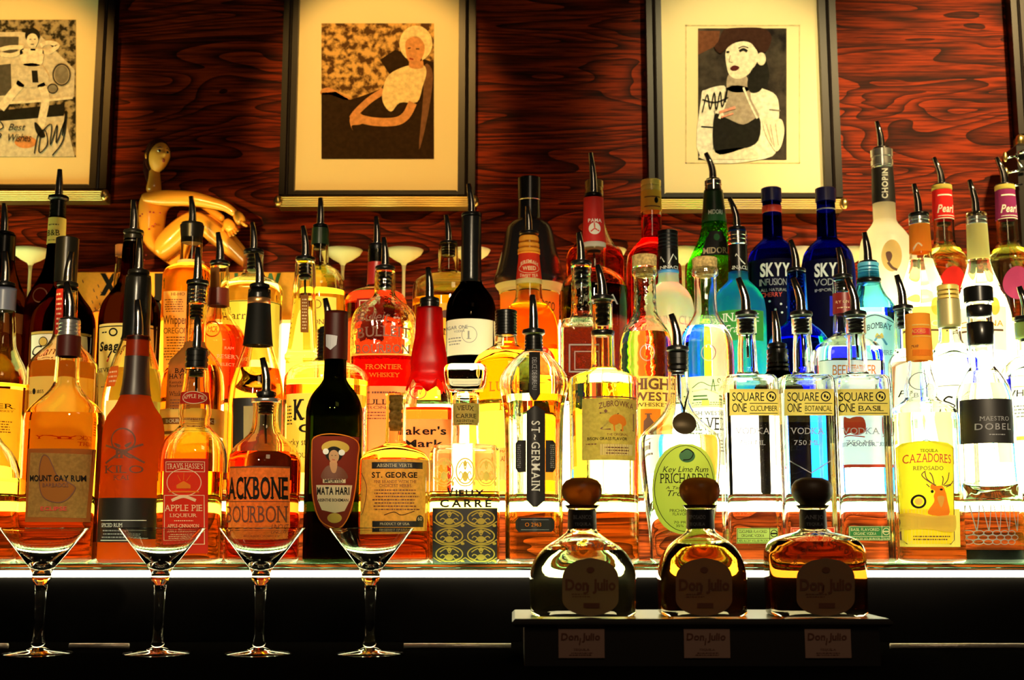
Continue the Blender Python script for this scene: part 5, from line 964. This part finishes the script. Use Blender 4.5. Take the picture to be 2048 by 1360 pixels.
J = dict(pel=(302, 517, 0, 34), wai=(300, 472, 2, 33), che=(305, 420, 0, 37), nb=(306, 388, 3, 24), nm=(309, 366, 3, 14), nt=(309, 332, 6, 11),
         sh=(288, 396, -16, 20), el=(388, 397, -30, 16), wr=(452, 413, -27, 10.5), hd=(474, 430, -26, 8),
         hp=(318, 504, -14, 33), kn=(391, 434, -18, 25), an=(474, 508, -14, 16), ft=(498, 535, -18, 8),
         sf=(332, 398, 16, 13), ef=(405, 408, 22, 9), wf=(448, 440, 0, 8), h2=(318, 508, 20, 30), k2=(420, 440, 20, 22), a2=(490, 514, 18, 13))
order = list(J); me = bpy.data.meshes.new('body')
ed = [('pel', 'wai'), ('wai', 'che'), ('che', 'nb'), ('nb', 'nm'), ('nm', 'nt'), ('che', 'sh'), ('sh', 'el'), ('el', 'wr'), ('wr', 'hd'), ('pel', 'hp'), ('hp', 'kn'), ('kn', 'an'), ('an', 'ft'), ('che', 'sf'), ('sf', 'ef'), ('ef', 'wf'), ('pel', 'h2'), ('h2', 'k2'), ('k2', 'a2')]
fo = Vector(fp(310, 540, 0)); fo.z = CT
fig = thing('figurine', 'glazed amber figurine of a seated woman, arm over raised knees, on the carton', 'figurine', tuple(fo))
me.from_pydata([Vector(fp(*J[k][:3])) - fo for k in order], [(order.index(a), order.index(c)) for a, c in ed], [])
bo = bpy.data.objects.new('body', me); COL.objects.link(bo); bo.parent = fig; bo['_o'] = tuple(fo); me.materials.append(SKIN)
md = bo.modifiers.new('Skin', 'SKIN'); md.use_smooth_shade = True; md.branch_smoothing = .6
if not me.skin_vertices: me.attributes  # layer comes with the modifier
for i, k in enumerate(order):
    sv = me.skin_vertices[0].data[i]; sv.radius = (J[k][3] * FK, J[k][3] * FK * (.8 if k in ('wai', 'che', 'pel') else 1)); sv.use_root = (k == 'pel')
sb = bo.modifiers.new('Sub', 'SUBSURF'); sb.levels = 2; sb.render_levels = 2
# head: shaped sphere, face turned to the right
def bump_head():
    b = Buf(); seg, rg = 40, 28; hc = Vector(fp(316, 313, -2)); fwd = Vector((.66, -.75, .08)).normalized(); side = Vector((-.75, -.66, 0)).normalized(); up = Vector((0, 0, 1))
    vs = []
    for i in range(1, rg):
        t = math.pi * i / rg
        for k in range(seg):
            p_ = 2 * math.pi * k / seg; d = Vector((math.sin(t) * math.cos(p_), math.sin(t) * math.sin(p_), -math.cos(t)))   # x fwd, y side, z up
            f = Vector((d.x * 27, d.y * 23, d.z * 33))
            if f.z < 0: f.x *= 1 + .12 * (f.z / 31) * (1 if d.x > 0 else 2.2); f.y *= 1 + .24 * (f.z / 31)
            g = lambda cy_, cz, sy, sz: math.exp(-((f.y - cy_) / sy) ** 2 - ((f.z - cz) / sz) ** 2) if d.x > .2 else 0
            f.x += 7 * g(0, -4, 3.2, 4) + 3.5 * g(0, 1, 2.4, 6) + 2.6 * g(0, -14, 5, 2.2) + 2.2 * g(0, -18, 5, 2) + 3 * g(0, -25, 6, 5) - 3.2 * g(8, 3, 4.5, 3.2) - 3.2 * g(-8, 3, 4.5, 3.2) + 1.5 * g(8, 9, 6, 3) + 1.5 * g(-8, 9, 6, 3)
            vs.append(hc + (fwd * f.x + side * f.y + up * f.z) * FK)
    fs = []
    for i in range(rg - 2):
        for k in range(seg): fs.append((i * seg + k, i * seg + (k + 1) % seg, (i + 1) * seg + (k + 1) % seg, (i + 1) * seg + k))
    fs += [tuple(range(seg - 1, -1, -1)), tuple(range((rg - 2) * seg, (rg - 1) * seg))]
    b.add(vs, fs); return b, hc, fwd, side, up
b, hc, fwd, side, up = bump_head(); hd = b.make('head', principled('matt_ceramic', (.95, .42, .06), .45, spec=.3), fig)
loc = lambda x, y, z: hc + (fwd * x + side * y + up * z) * FK
for s_ in (1, -1):
    b = Buf(); b.sphere(loc(-2, 23 * s_, -2), 4 * FK, 4 * FK, 7.5 * FK, 14, 10); b.make('ear', SKIN, hd)
for s_ in (1, -1):
    b = Buf(); b.sphere(loc(21.2, 8.6 * s_, 3), 4.2 * FK, 4.2 * FK, 2.9 * FK, 14, 10); b.make('eye', principled('eye_white', (.9, .85, .7), .2), hd)
    b = Buf(); b.sphere(loc(24.1, 8.6 * s_, 3), 2.5 * FK, 2.5 * FK, 2.5 * FK, 10, 8); b.make('pupil', INK, hd)
    b = Buf(); b.tube([loc(26, 4 * s_, 8.5), loc(25.2, 8 * s_, 10), loc(22.5, 13.5 * s_, 8)], [.9 * FK, 1.4 * FK, .8 * FK], 8); b.make('eyebrow', IBR, hd)
b = Buf(); b.sphere(loc(27, 0, -15), 2.6 * FK, 5.6 * FK, 2.0 * FK, 14, 8); b.sphere(loc(26.4, 0, -18), 2.6 * FK, 4.6 * FK, 2.0 * FK, 14, 8); b.make('lips', principled('lip_red', (.45, .04, .02), .3), hd)
# hair: swept-back cap with a long lock down the nape
b = Buf(); vs = []; seg, rg = 32, 14
for i in range(rg + 1):
    t = i / rg * math.pi * .58
    for k in range(seg):
        p_ = 2 * math.pi * k / seg; d = Vector((math.sin(t) * math.cos(p_), math.sin(t) * math.sin(p_), math.cos(t)))
        tl = -.38; x_, z_ = d.x * math.cos(tl) - d.z * math.sin(tl) * -1, d.z * math.cos(tl) + d.x * math.sin(tl) * -1
        x_ = d.x * math.cos(1.0) - d.z * math.sin(1.0); z_ = d.x * math.sin(1.0) + d.z * math.cos(1.0)
        vs.append(loc(x_ * 29.5 - 1.2, d.y * 25.2, z_ * 35.8 + .5))
fs = [(i * seg + k, (i + 1) * seg + k, (i + 1) * seg + (k + 1) % seg, i * seg + (k + 1) % seg) for i in range(rg) for k in range(seg)]
fs.append(tuple(rg * seg + k for k in range(seg))); b.add(vs, fs)
b.tube([loc(-22, 2, 12), loc(-30, 4, -4), loc(-30, 5, -22), loc(-24, 5, -40), loc(-20, 5, -54)], [10 * FK, 12 * FK, 10.5 * FK, 8 * FK, 3 * FK], 16)
b.make('hair', principled('dark_red_hair', (.045, .004, .002), .5, spec=.25, bump=.5, bscale=300), fig)
# the two hands: palm with five fingers each
def hand(pc, ax, sd, nrm, sc, curl):
    b = Buf(); ax, sd, nrm = [Vector(v).normalized() for v in (ax, sd, nrm)]; pc = Vector(pc)
    pts = []
    b.tube([pc - ax * 10 * sc, pc - ax * 4 * sc, pc + ax * 3 * sc, pc + ax * 9 * sc], [5.5 * sc, 8.2 * sc, 8.8 * sc, 7 * sc], 16)
    for i, (o_, ln) in enumerate(((-6.6, 15), (-2.3, 18), (2.1, 17), (6.2, 13))):
        p0 = pc + ax * 7 * sc + sd * o_ * sc; p1 = p0 + (ax * .8 - nrm * .35 * curl) * ln * .45 * sc; p2 = p1 + (ax * .5 - nrm * .75 * curl) * ln * .35 * sc; p3 = p2 + (ax * .2 - nrm * .9 * curl) * ln * .25 * sc
        b.tube([p0, p1, p2, p3], [2.3 * sc, 2.2 * sc, 1.9 * sc, 1.2 * sc], 10)
    p0 = pc - ax * 3 * sc - sd * 7 * sc; b.tube([p0, p0 + (ax * .5 - sd * .8) * 7 * sc, p0 + (ax * 1.2 - sd * 1.0) * 10 * sc], [2.9 * sc, 2.5 * sc, 1.5 * sc], 10)
    return b
hand(fp(478, 436, -26), (.5, 0, -.86), (.1, -.95, -.1), (-.86, -.1, -.5), FK * 1.25, .5).make('hand', SKIN, fig)
hand(fp(459, 452, -22), (.55, -.1, -.83), (.82, .1, .55), (0, 1, 0), FK * 1.35, .6).make('hand', SKIN, fig)
b = Buf()
for i, (u, v) in enumerate(((280, 432), (285, 428), (300, 424), (307, 425), (320, 426), (305, 452), (310, 448), (298, 458), (286, 470), (288, 520), (292, 510))):
    p_ = Vector(fp(u, v, -24.5)); b.sphere(p_, 2.2 * FK, .9 * FK, 2 * FK, 8, 6)
b.make('painted_dots', principled('dot_red', (.4, .03, .015), .4), fig)

# ------------------------------------------------------------------ framed pictures
def mottled(name, c1, c2, sc, p0=.42, p1=.58):
    m, nt, out = nmat(name); d = nt.nodes.new('ShaderNodeBsdfDiffuse'); n = nt.nodes.new('ShaderNodeTexNoise'); n.inputs['Scale'].default_value = sc; n.inputs['Detail'].default_value = 4
    tc = nt.nodes.new('ShaderNodeTexCoord'); r = nt.nodes.new('ShaderNodeValToRGB'); r.color_ramp.elements[0].position = p0; r.color_ramp.elements[1].position = p1
    r.color_ramp.elements[0].color = c4(c1); r.color_ramp.elements[1].color = c4(c2)
    L(nt, tc.outputs['Object'], n.inputs['Vector']); L(nt, n.outputs[0], r.inputs[0]); L(nt, r.outputs[0], d.inputs[0]); L(nt, d.outputs[0], out.inputs[0]); return m
MATB = principled('mat_board', (.88, .74, .42), .8, spec=.1); FRM = principled('black_frame', (.006, .003, .002), .35, spec=.25); RIB = principled('gilded_rib', (.62, .46, .18), .35, .8)
WP = 2.186
def sw(n, c): return mottled('print_' + n, [q * .8 for q in c], [min(1, q * 1.1) for q in c], 130, .35, .65)
def picture(label, mat, prn, top, bg, ops, fw=(30, 34), bev=None):
    """mat = (u_left, u_right, v_bottom) measured half way down; prn = (u0, v0, u1, v1)"""
    Ym = WP - .012; vm = 200; xl, xr = X(mat[0], vm, Ym), X(mat[1], vm, Ym); zb, zt = Z(mat[2], Ym), Z(top, Ym)
    r = thing('framed_picture', label, 'picture', ((xl + xr) / 2, WP, zb), 'framed photographs on the wall'); k = S(vm, Ym)
    fl, fr = fw[0] * k, fw[1] * k; fb = 13 * k
    b = Buf(); b.box(xl, xr, Ym, Ym + .003, zb, zt); mt = b.make('mat_board', MATB, r, False)
    b = Buf()
    for x0_, x1_, z0_, z1_ in ((xl - fl, xl, zb - fb, zt + fr), (xr, xr + fr, zb - fb, zt + fr), (xl, xr, zb - fb, zb), (xl, xr, zt, zt + fr)):
        w_ = min(x1_ - x0_, z1_ - z0_); b.box(x0_, x1_, Ym - .012, WP + .003, z0_, z1_, 0, .003)
        if z1_ - z0_ > x1_ - x0_:
            c = (x0_ + x1_) / 2; b.tube([(c, Ym - .012, z0_ + .002), (c, Ym - .012, z1_ - .002)], [.0032, .0032], 8)
    b.make('frame', FRM, r, False)
    b = Buf(); n = 5; h = 21 * k / n; z0_ = zb - fb - .001
    for i in range(n): b.tube([(xl - fl, Ym - .014, z0_ - h * (i + .5)), (xr + fr, Ym - .014, z0_ - h * (i + .5))], [h * .52, h * .52], 10)
    b.box(xl - fl, xr + fr, Ym - .0135, WP + .003, z0_ - h * n, z0_)
    g = b.make('gilded_rail', RIB, r, False)
    b = Buf()
    for x_ in (xl - fl, xr + fr):
        b = Buf(); b.sphere((x_, Ym - .015, z0_ - h * 2.5), .008, .008, .011, 14, 10); b.make('rail_knob', BRASS, g)
    mp = lambda u, v, l: (X(u, v, Ym), Ym - l, Z(v, Ym))
    # the print itself: a true rectangle
    uc = (prn[0] + prn[2]) / 2
    pr_ops = [('p', [(prn[0], prn[1]), (prn[2], prn[1]), (prn[2], prn[3]), (prn[0], prn[3])], bg, {'c': False})] + ops
    draw('photo_print', pr_ops, mp, mt, .0006)
    if bev: draw('bevel_line', box_lines(*bev, 2, sw('bevel', (.72, .58, .30))), mp, mt, .0004)
    return r
GR = [sw('grey%d' % i, (g, g * .92, g * .75)) for i, g in enumerate((.02, .10, .25, .45, .70, .88))]
K_, D_, M_, N_, H_, W_2 = GR
def z_(op, n): 
    return op[:-1] + ({**op[-1], 'z': n},) if isinstance(op[-1], dict) else op + ({'z': n},)
picture('leftmost framed photograph, a pin-up posing before an old car, signed', (-146, 191, 371), (-96, 40, 152, 314), -22, mottled('foliage_print', (.03, .025, .015), (.42, .34, .2), 90), [z_(o, n) for n, o in (
    (1, ('p', [(-96, 80), (-30, 66), (40, 64), (80, 70), (100, 90), (130, 120), (150, 140), (148, 195), (100, 200), (-96, 215)], H_, {'c': False})),
    (2, ('p', [(-60, 80), (0, 74), (38, 74), (36, 110), (-60, 118)], D_, {'c': False})), (2, ('p', [(-40, 135), (22, 128), (24, 190), (-40, 196)], D_, {'c': False})),
    (2, ('o', 124, 150, 20, 24, N_)), (3, ('o', 124, 150, 14, 18, M_)), (4, ('ring', 124, 150, 17, 21, 2, K_)), (2, ('o', 106, 178, 10, 9, M_)), (3, ('ring', 106, 178, 10, 9, 2, K_)),
    (3, ('p', [(-96, 232), (130, 208), (128, 232), (60, 238), (-96, 250)], K_, {'c': False})), (2, ('p', [(-96, 250), (130, 232), (150, 314), (-96, 314)], H_, {'c': False})), (3, ('l', [(-90, 212), (60, 204), (146, 196)], 5, W_2)),
    (4, ('p', [(42, 100), (60, 98), (86, 100), (88, 118), (80, 132), (50, 132), (42, 118)], W_2)), (4, ('p', [(36, 138), (52, 128), (80, 130), (98, 152), (92, 172), (60, 176), (34, 170)], H_)), (5, ('p', [(64, 142), (76, 142), (78, 166), (66, 166)], K_, {'c': False})),
    (4, ('l', [(46, 104), (20, 112), (-4, 104), (20, 96), (48, 96)], 9, W_2)), (4, ('l', [(86, 104), (100, 104), (116, 92), (98, 86), (82, 92)], 9, W_2)),
    (4, ('l', [(44, 166), (24, 190), (2, 218)], 17, W_2)), (4, ('l', [(82, 168), (92, 196), (86, 234), (80, 262)], 16, W_2)), (5, ('p', [(70, 246), (78, 250), (92, 272), (82, 276), (72, 262)], K_)),
    (5, ('o', 66, 72, 15, 15, K_)), (6, ('o', 66, 82, 11.5, 14, W_2)), (7, ('l', [(60, 80), (64, 80)], 1.6, K_)), (7, ('l', [(69, 80), (73, 80)], 1.6, K_)), (7, ('l', [(63, 90), (69, 90)], 2, D_)), (4, ('r', 62, 92, 72, 102, W_2)),
    (8, ('t', 'Best', 18, 50, 248, 262, K_, {'k': .4})), (8, ('t', 'Wishes', 14, 62, 268, 284, K_, {'k': .4})), (8, ('l', [(70, 308), (78, 270), (92, 262), (96, 290), (80, 306), (84, 270), (104, 250), (102, 292), (116, 250), (114, 288), (132, 240), (126, 272), (134, 222), (128, 280), (106, 312)], 2.2, K_)), (8, ('l', [(-20, 250), (0, 244), (8, 256), (-6, 264), (4, 270), (-2, 280)], 2.2, K_)), (3, ('o', 52, 285, 22, 12, sw('faded_red', (.75, .32, .12)))))])
BL = sw('blond', (.95, .70, .32)); FLS = sw('flesh', (.70, .30, .10)); SWT = sw('sweater', (.92, .66, .30)); DRKB = sw('dark_brown', (.035, .018, .008))
picture('middle framed photograph, fair-haired woman seated sideways in a pale top', (595, 917, 383), (643, 47, 868, 318), -20, mottled('garden_print', (.10, .045, .015), (.75, .42, .12), 75), [z_(o, n) for n, o in (
    (1, ('p', [(643, 186), (672, 184), (700, 200), (725, 192), (762, 178), (780, 150), (760, 120), (790, 100), (868, 125), (868, 318), (643, 318)], DRKB, {'c': False})), (1, ('p', [(643, 180), (660, 176), (690, 192), (702, 198), (690, 200), (660, 190), (643, 190)], FLS)),
    (2, ('p', [(850, 130), (866, 150), (856, 230), (838, 300), (846, 200)], sw('chair', (.20, .09, .04)))),
    (3, ('p', [(815, 132), (845, 130), (853, 145), (845, 175), (834, 205), (800, 206), (782, 224), (766, 205), (766, 180), (778, 150)], SWT)),
    (2, ('l', [(768, 182), (740, 200), (714, 224), (704, 238)], 13, FLS)), (4, ('l', [(826, 206), (812, 232), (790, 244), (748, 244), (712, 236)], 17, FLS)), (5, ('p', [(700, 238), (706, 226), (722, 228), (732, 242), (720, 250), (704, 252), (706, 262), (701, 250)], FLS)),
    (4, ('o', 832, 88, 33, 36, BL)), (5, ('p', [(812, 84), (832, 74), (848, 88), (848, 108), (838, 124), (824, 128), (814, 116)], FLS)), (4, ('p', [(822, 118), (842, 116), (846, 136), (820, 136)], FLS)), (6, ('l', [(816, 98), (822, 97)], 2, DRKB)), (6, ('l', [(832, 99), (839, 99)], 2, DRKB)), (6, ('l', [(819, 118), (827, 120)], 3, sw('lip', (.35, .05, .02)))), (6, ('l', [(806, 84), (816, 72), (834, 70), (850, 82)], 7, BL)))])
PKS = sw('pale_skin', (.93, .80, .60)); WHJ = sw('jacket', (.90, .84, .68)); SH_ = sw('shade_skin', (.45, .36, .27)); PNK = sw('pink_mark', (.90, .35, .25))
picture('rightmost full framed photograph, woman in a dark tilted hat and white jacket', (1324, 1641, 388), (1396, 57, 1573, 320), -18, mottled('studio_print', (.015, .012, .012), (.10, .08, .06), 40, .3, .8), [z_(o, n) for n, o in (
    (1, ('p', [(1396, 62), (1440, 62), (1436, 90), (1396, 110)], sw('brown_patch', (.16, .06, .03)), {'c': False})),
    (2, ('p', [(1508, 110), (1530, 120), (1538, 150), (1530, 180), (1510, 190), (1496, 176), (1505, 150)], K_)),
    (3, ('p', [(1402, 198), (1412, 180), (1448, 172), (1452, 190), (1470, 175), (1505, 172), (1520, 176), (1552, 192), (1558, 230), (1552, 262), (1556, 290), (1530, 318), (1402, 318)], WHJ)), (4, ('l', [(1402, 254), (1430, 256)], 3, K_)), (4, ('l', [(1428, 222), (1432, 254), (1426, 300)], 2.5, M_)), (4, ('l', [(1538, 220), (1560, 222)], 3, M_)),
    (4, ('p', [(1454, 176), (1496, 176), (1502, 200), (1518, 232), (1510, 250), (1488, 262), (1462, 248), (1446, 226)], SH_)), (5, ('p', [(1428, 232), (1450, 236), (1486, 250), (1518, 236), (1516, 282), (1480, 300), (1430, 306)], K_)), (6, ('l', [(1486, 176), (1500, 210), (1514, 238)], 4, WHJ)), (6, ('l', [(1452, 200), (1444, 222), (1438, 238)], 5, WHJ)),
    (5, ('p', [(1404, 318), (1412, 306), (1460, 298), (1486, 296), (1506, 300), (1512, 318)], PKS)), (4, ('p', [(1458, 148), (1490, 150), (1496, 182), (1456, 182)], SH_)),
    (5, ('p', [(1452, 100), (1480, 84), (1506, 90), (1516, 112), (1512, 128), (1500, 146), (1482, 158), (1464, 156), (1454, 140)], PKS)), (6, ('o', 1522, 119, 9, 13, PKS)), (5, ('p', [(1504, 138), (1520, 134), (1530, 150), (1522, 180), (1502, 186), (1494, 168)], K_)),
    (7, ('p', [(1428, 96), (1436, 84), (1446, 62), (1470, 57), (1520, 57), (1538, 66), (1542, 82), (1532, 104), (1516, 104), (1500, 86), (1478, 82), (1452, 98), (1440, 108)], sw('hat', (.05, .022, .015)))),
    (7, ('l', [(1478, 104), (1486, 100), (1494, 104)], 5, K_)), (7, ('l', [(1452, 106), (1458, 105)], 4, K_)), (7, ('l', [(1476, 98), (1486, 94), (1496, 97)], 1.6, K_)), (7, ('p', [(1460, 137), (1468, 132), (1478, 136), (1472, 142), (1463, 142)], sw('lips', (.10, .02, .02)))), (7, ('l', [(1460, 112), (1458, 124), (1465, 126)], 1.6, SH_)),
    (6, ('p', [(1524, 240), (1536, 236), (1546, 240), (1562, 240), (1568, 262), (1562, 292), (1552, 304), (1542, 292), (1530, 268)], PKS)), (7, ('l', [(1540, 250), (1548, 296)], 1.5, SH_)), (7, ('l', [(1550, 248), (1556, 292)], 1.5, SH_)), (7, ('l', [(1532, 250), (1544, 290)], 1.5, SH_)),
    (8, ('l', [(1404, 226), (1414, 190), (1420, 220), (1428, 186), (1432, 222), (1440, 184), (1444, 216), (1454, 178), (1450, 206)], 2.4, K_)), (8, ('l', [(1404, 200), (1430, 206), (1456, 196)], 2, K_)), (8, ('l', [(1438, 226), (1470, 216)], 5, PNK)), (8, ('l', [(1442, 236), (1466, 228)], 3, PNK)))], bev=(1371, 50, 1600, 327))
picture('black edged frame cut off at the far right, above the chrome fittings', (2058, 2380, 262), (2100, 60, 2330, 220), -18, mottled('far_print', (.02, .02, .02), (.3, .25, .2), 60), [])

# ------------------------------------------------------------------ dark machine with chrome fittings at the right edge
Ya = 2.118; xa, xb = X(2022, 340, Ya), X(2150, 340, Ya)
r = thing('dark_machine', 'black machine with chrome rods and brass knobs at the right picture edge', 'machine', ((xa + xb) / 2, Ya, LEDGE))  # unidentified object, built as a plain dark machine with fittings
b = Buf(); b.box(xa, xb, 2.09, 2.155, LEDGE + .0005, Z(288, 2.10), 0, .006); b.make('housing', BLACKW, r, False)
for (ua, va, ub, vb) in ((2008, 316, 2030, 313), (2012, 346, 2052, 338), (2018, 374, 2044, 368), (2030, 308, 2044, 334)):
    b = Buf(); b.tube([(X(ua, va, 2.082), 2.082, Z(va, 2.082)), (X(ub, vb, 2.082), 2.082, Z(vb, 2.082))], [.0022, .0022], 10); b.make('rod', CHROME, r)
for (ua, va) in ((2010, 314), (2012, 345), (2012, 366)):
    b = Buf(); b.sphere((X(ua, va, 2.082), 2.082, Z(va, 2.082)), .0042, .0042, .0095 if va < 360 else .004, 14, 10); b.make('knob', BRASS, r)
b = Buf(); b.tube([(X(2038, 306, 2.08), 2.08, Z(306, 2.08)), (X(2050, 302, 2.08), 2.08, Z(302, 2.08)), (X(2075, 306, 2.08), 2.08, Z(306, 2.08))], [.003, .004, .003], 10); b.make('handle', CHROME, r)
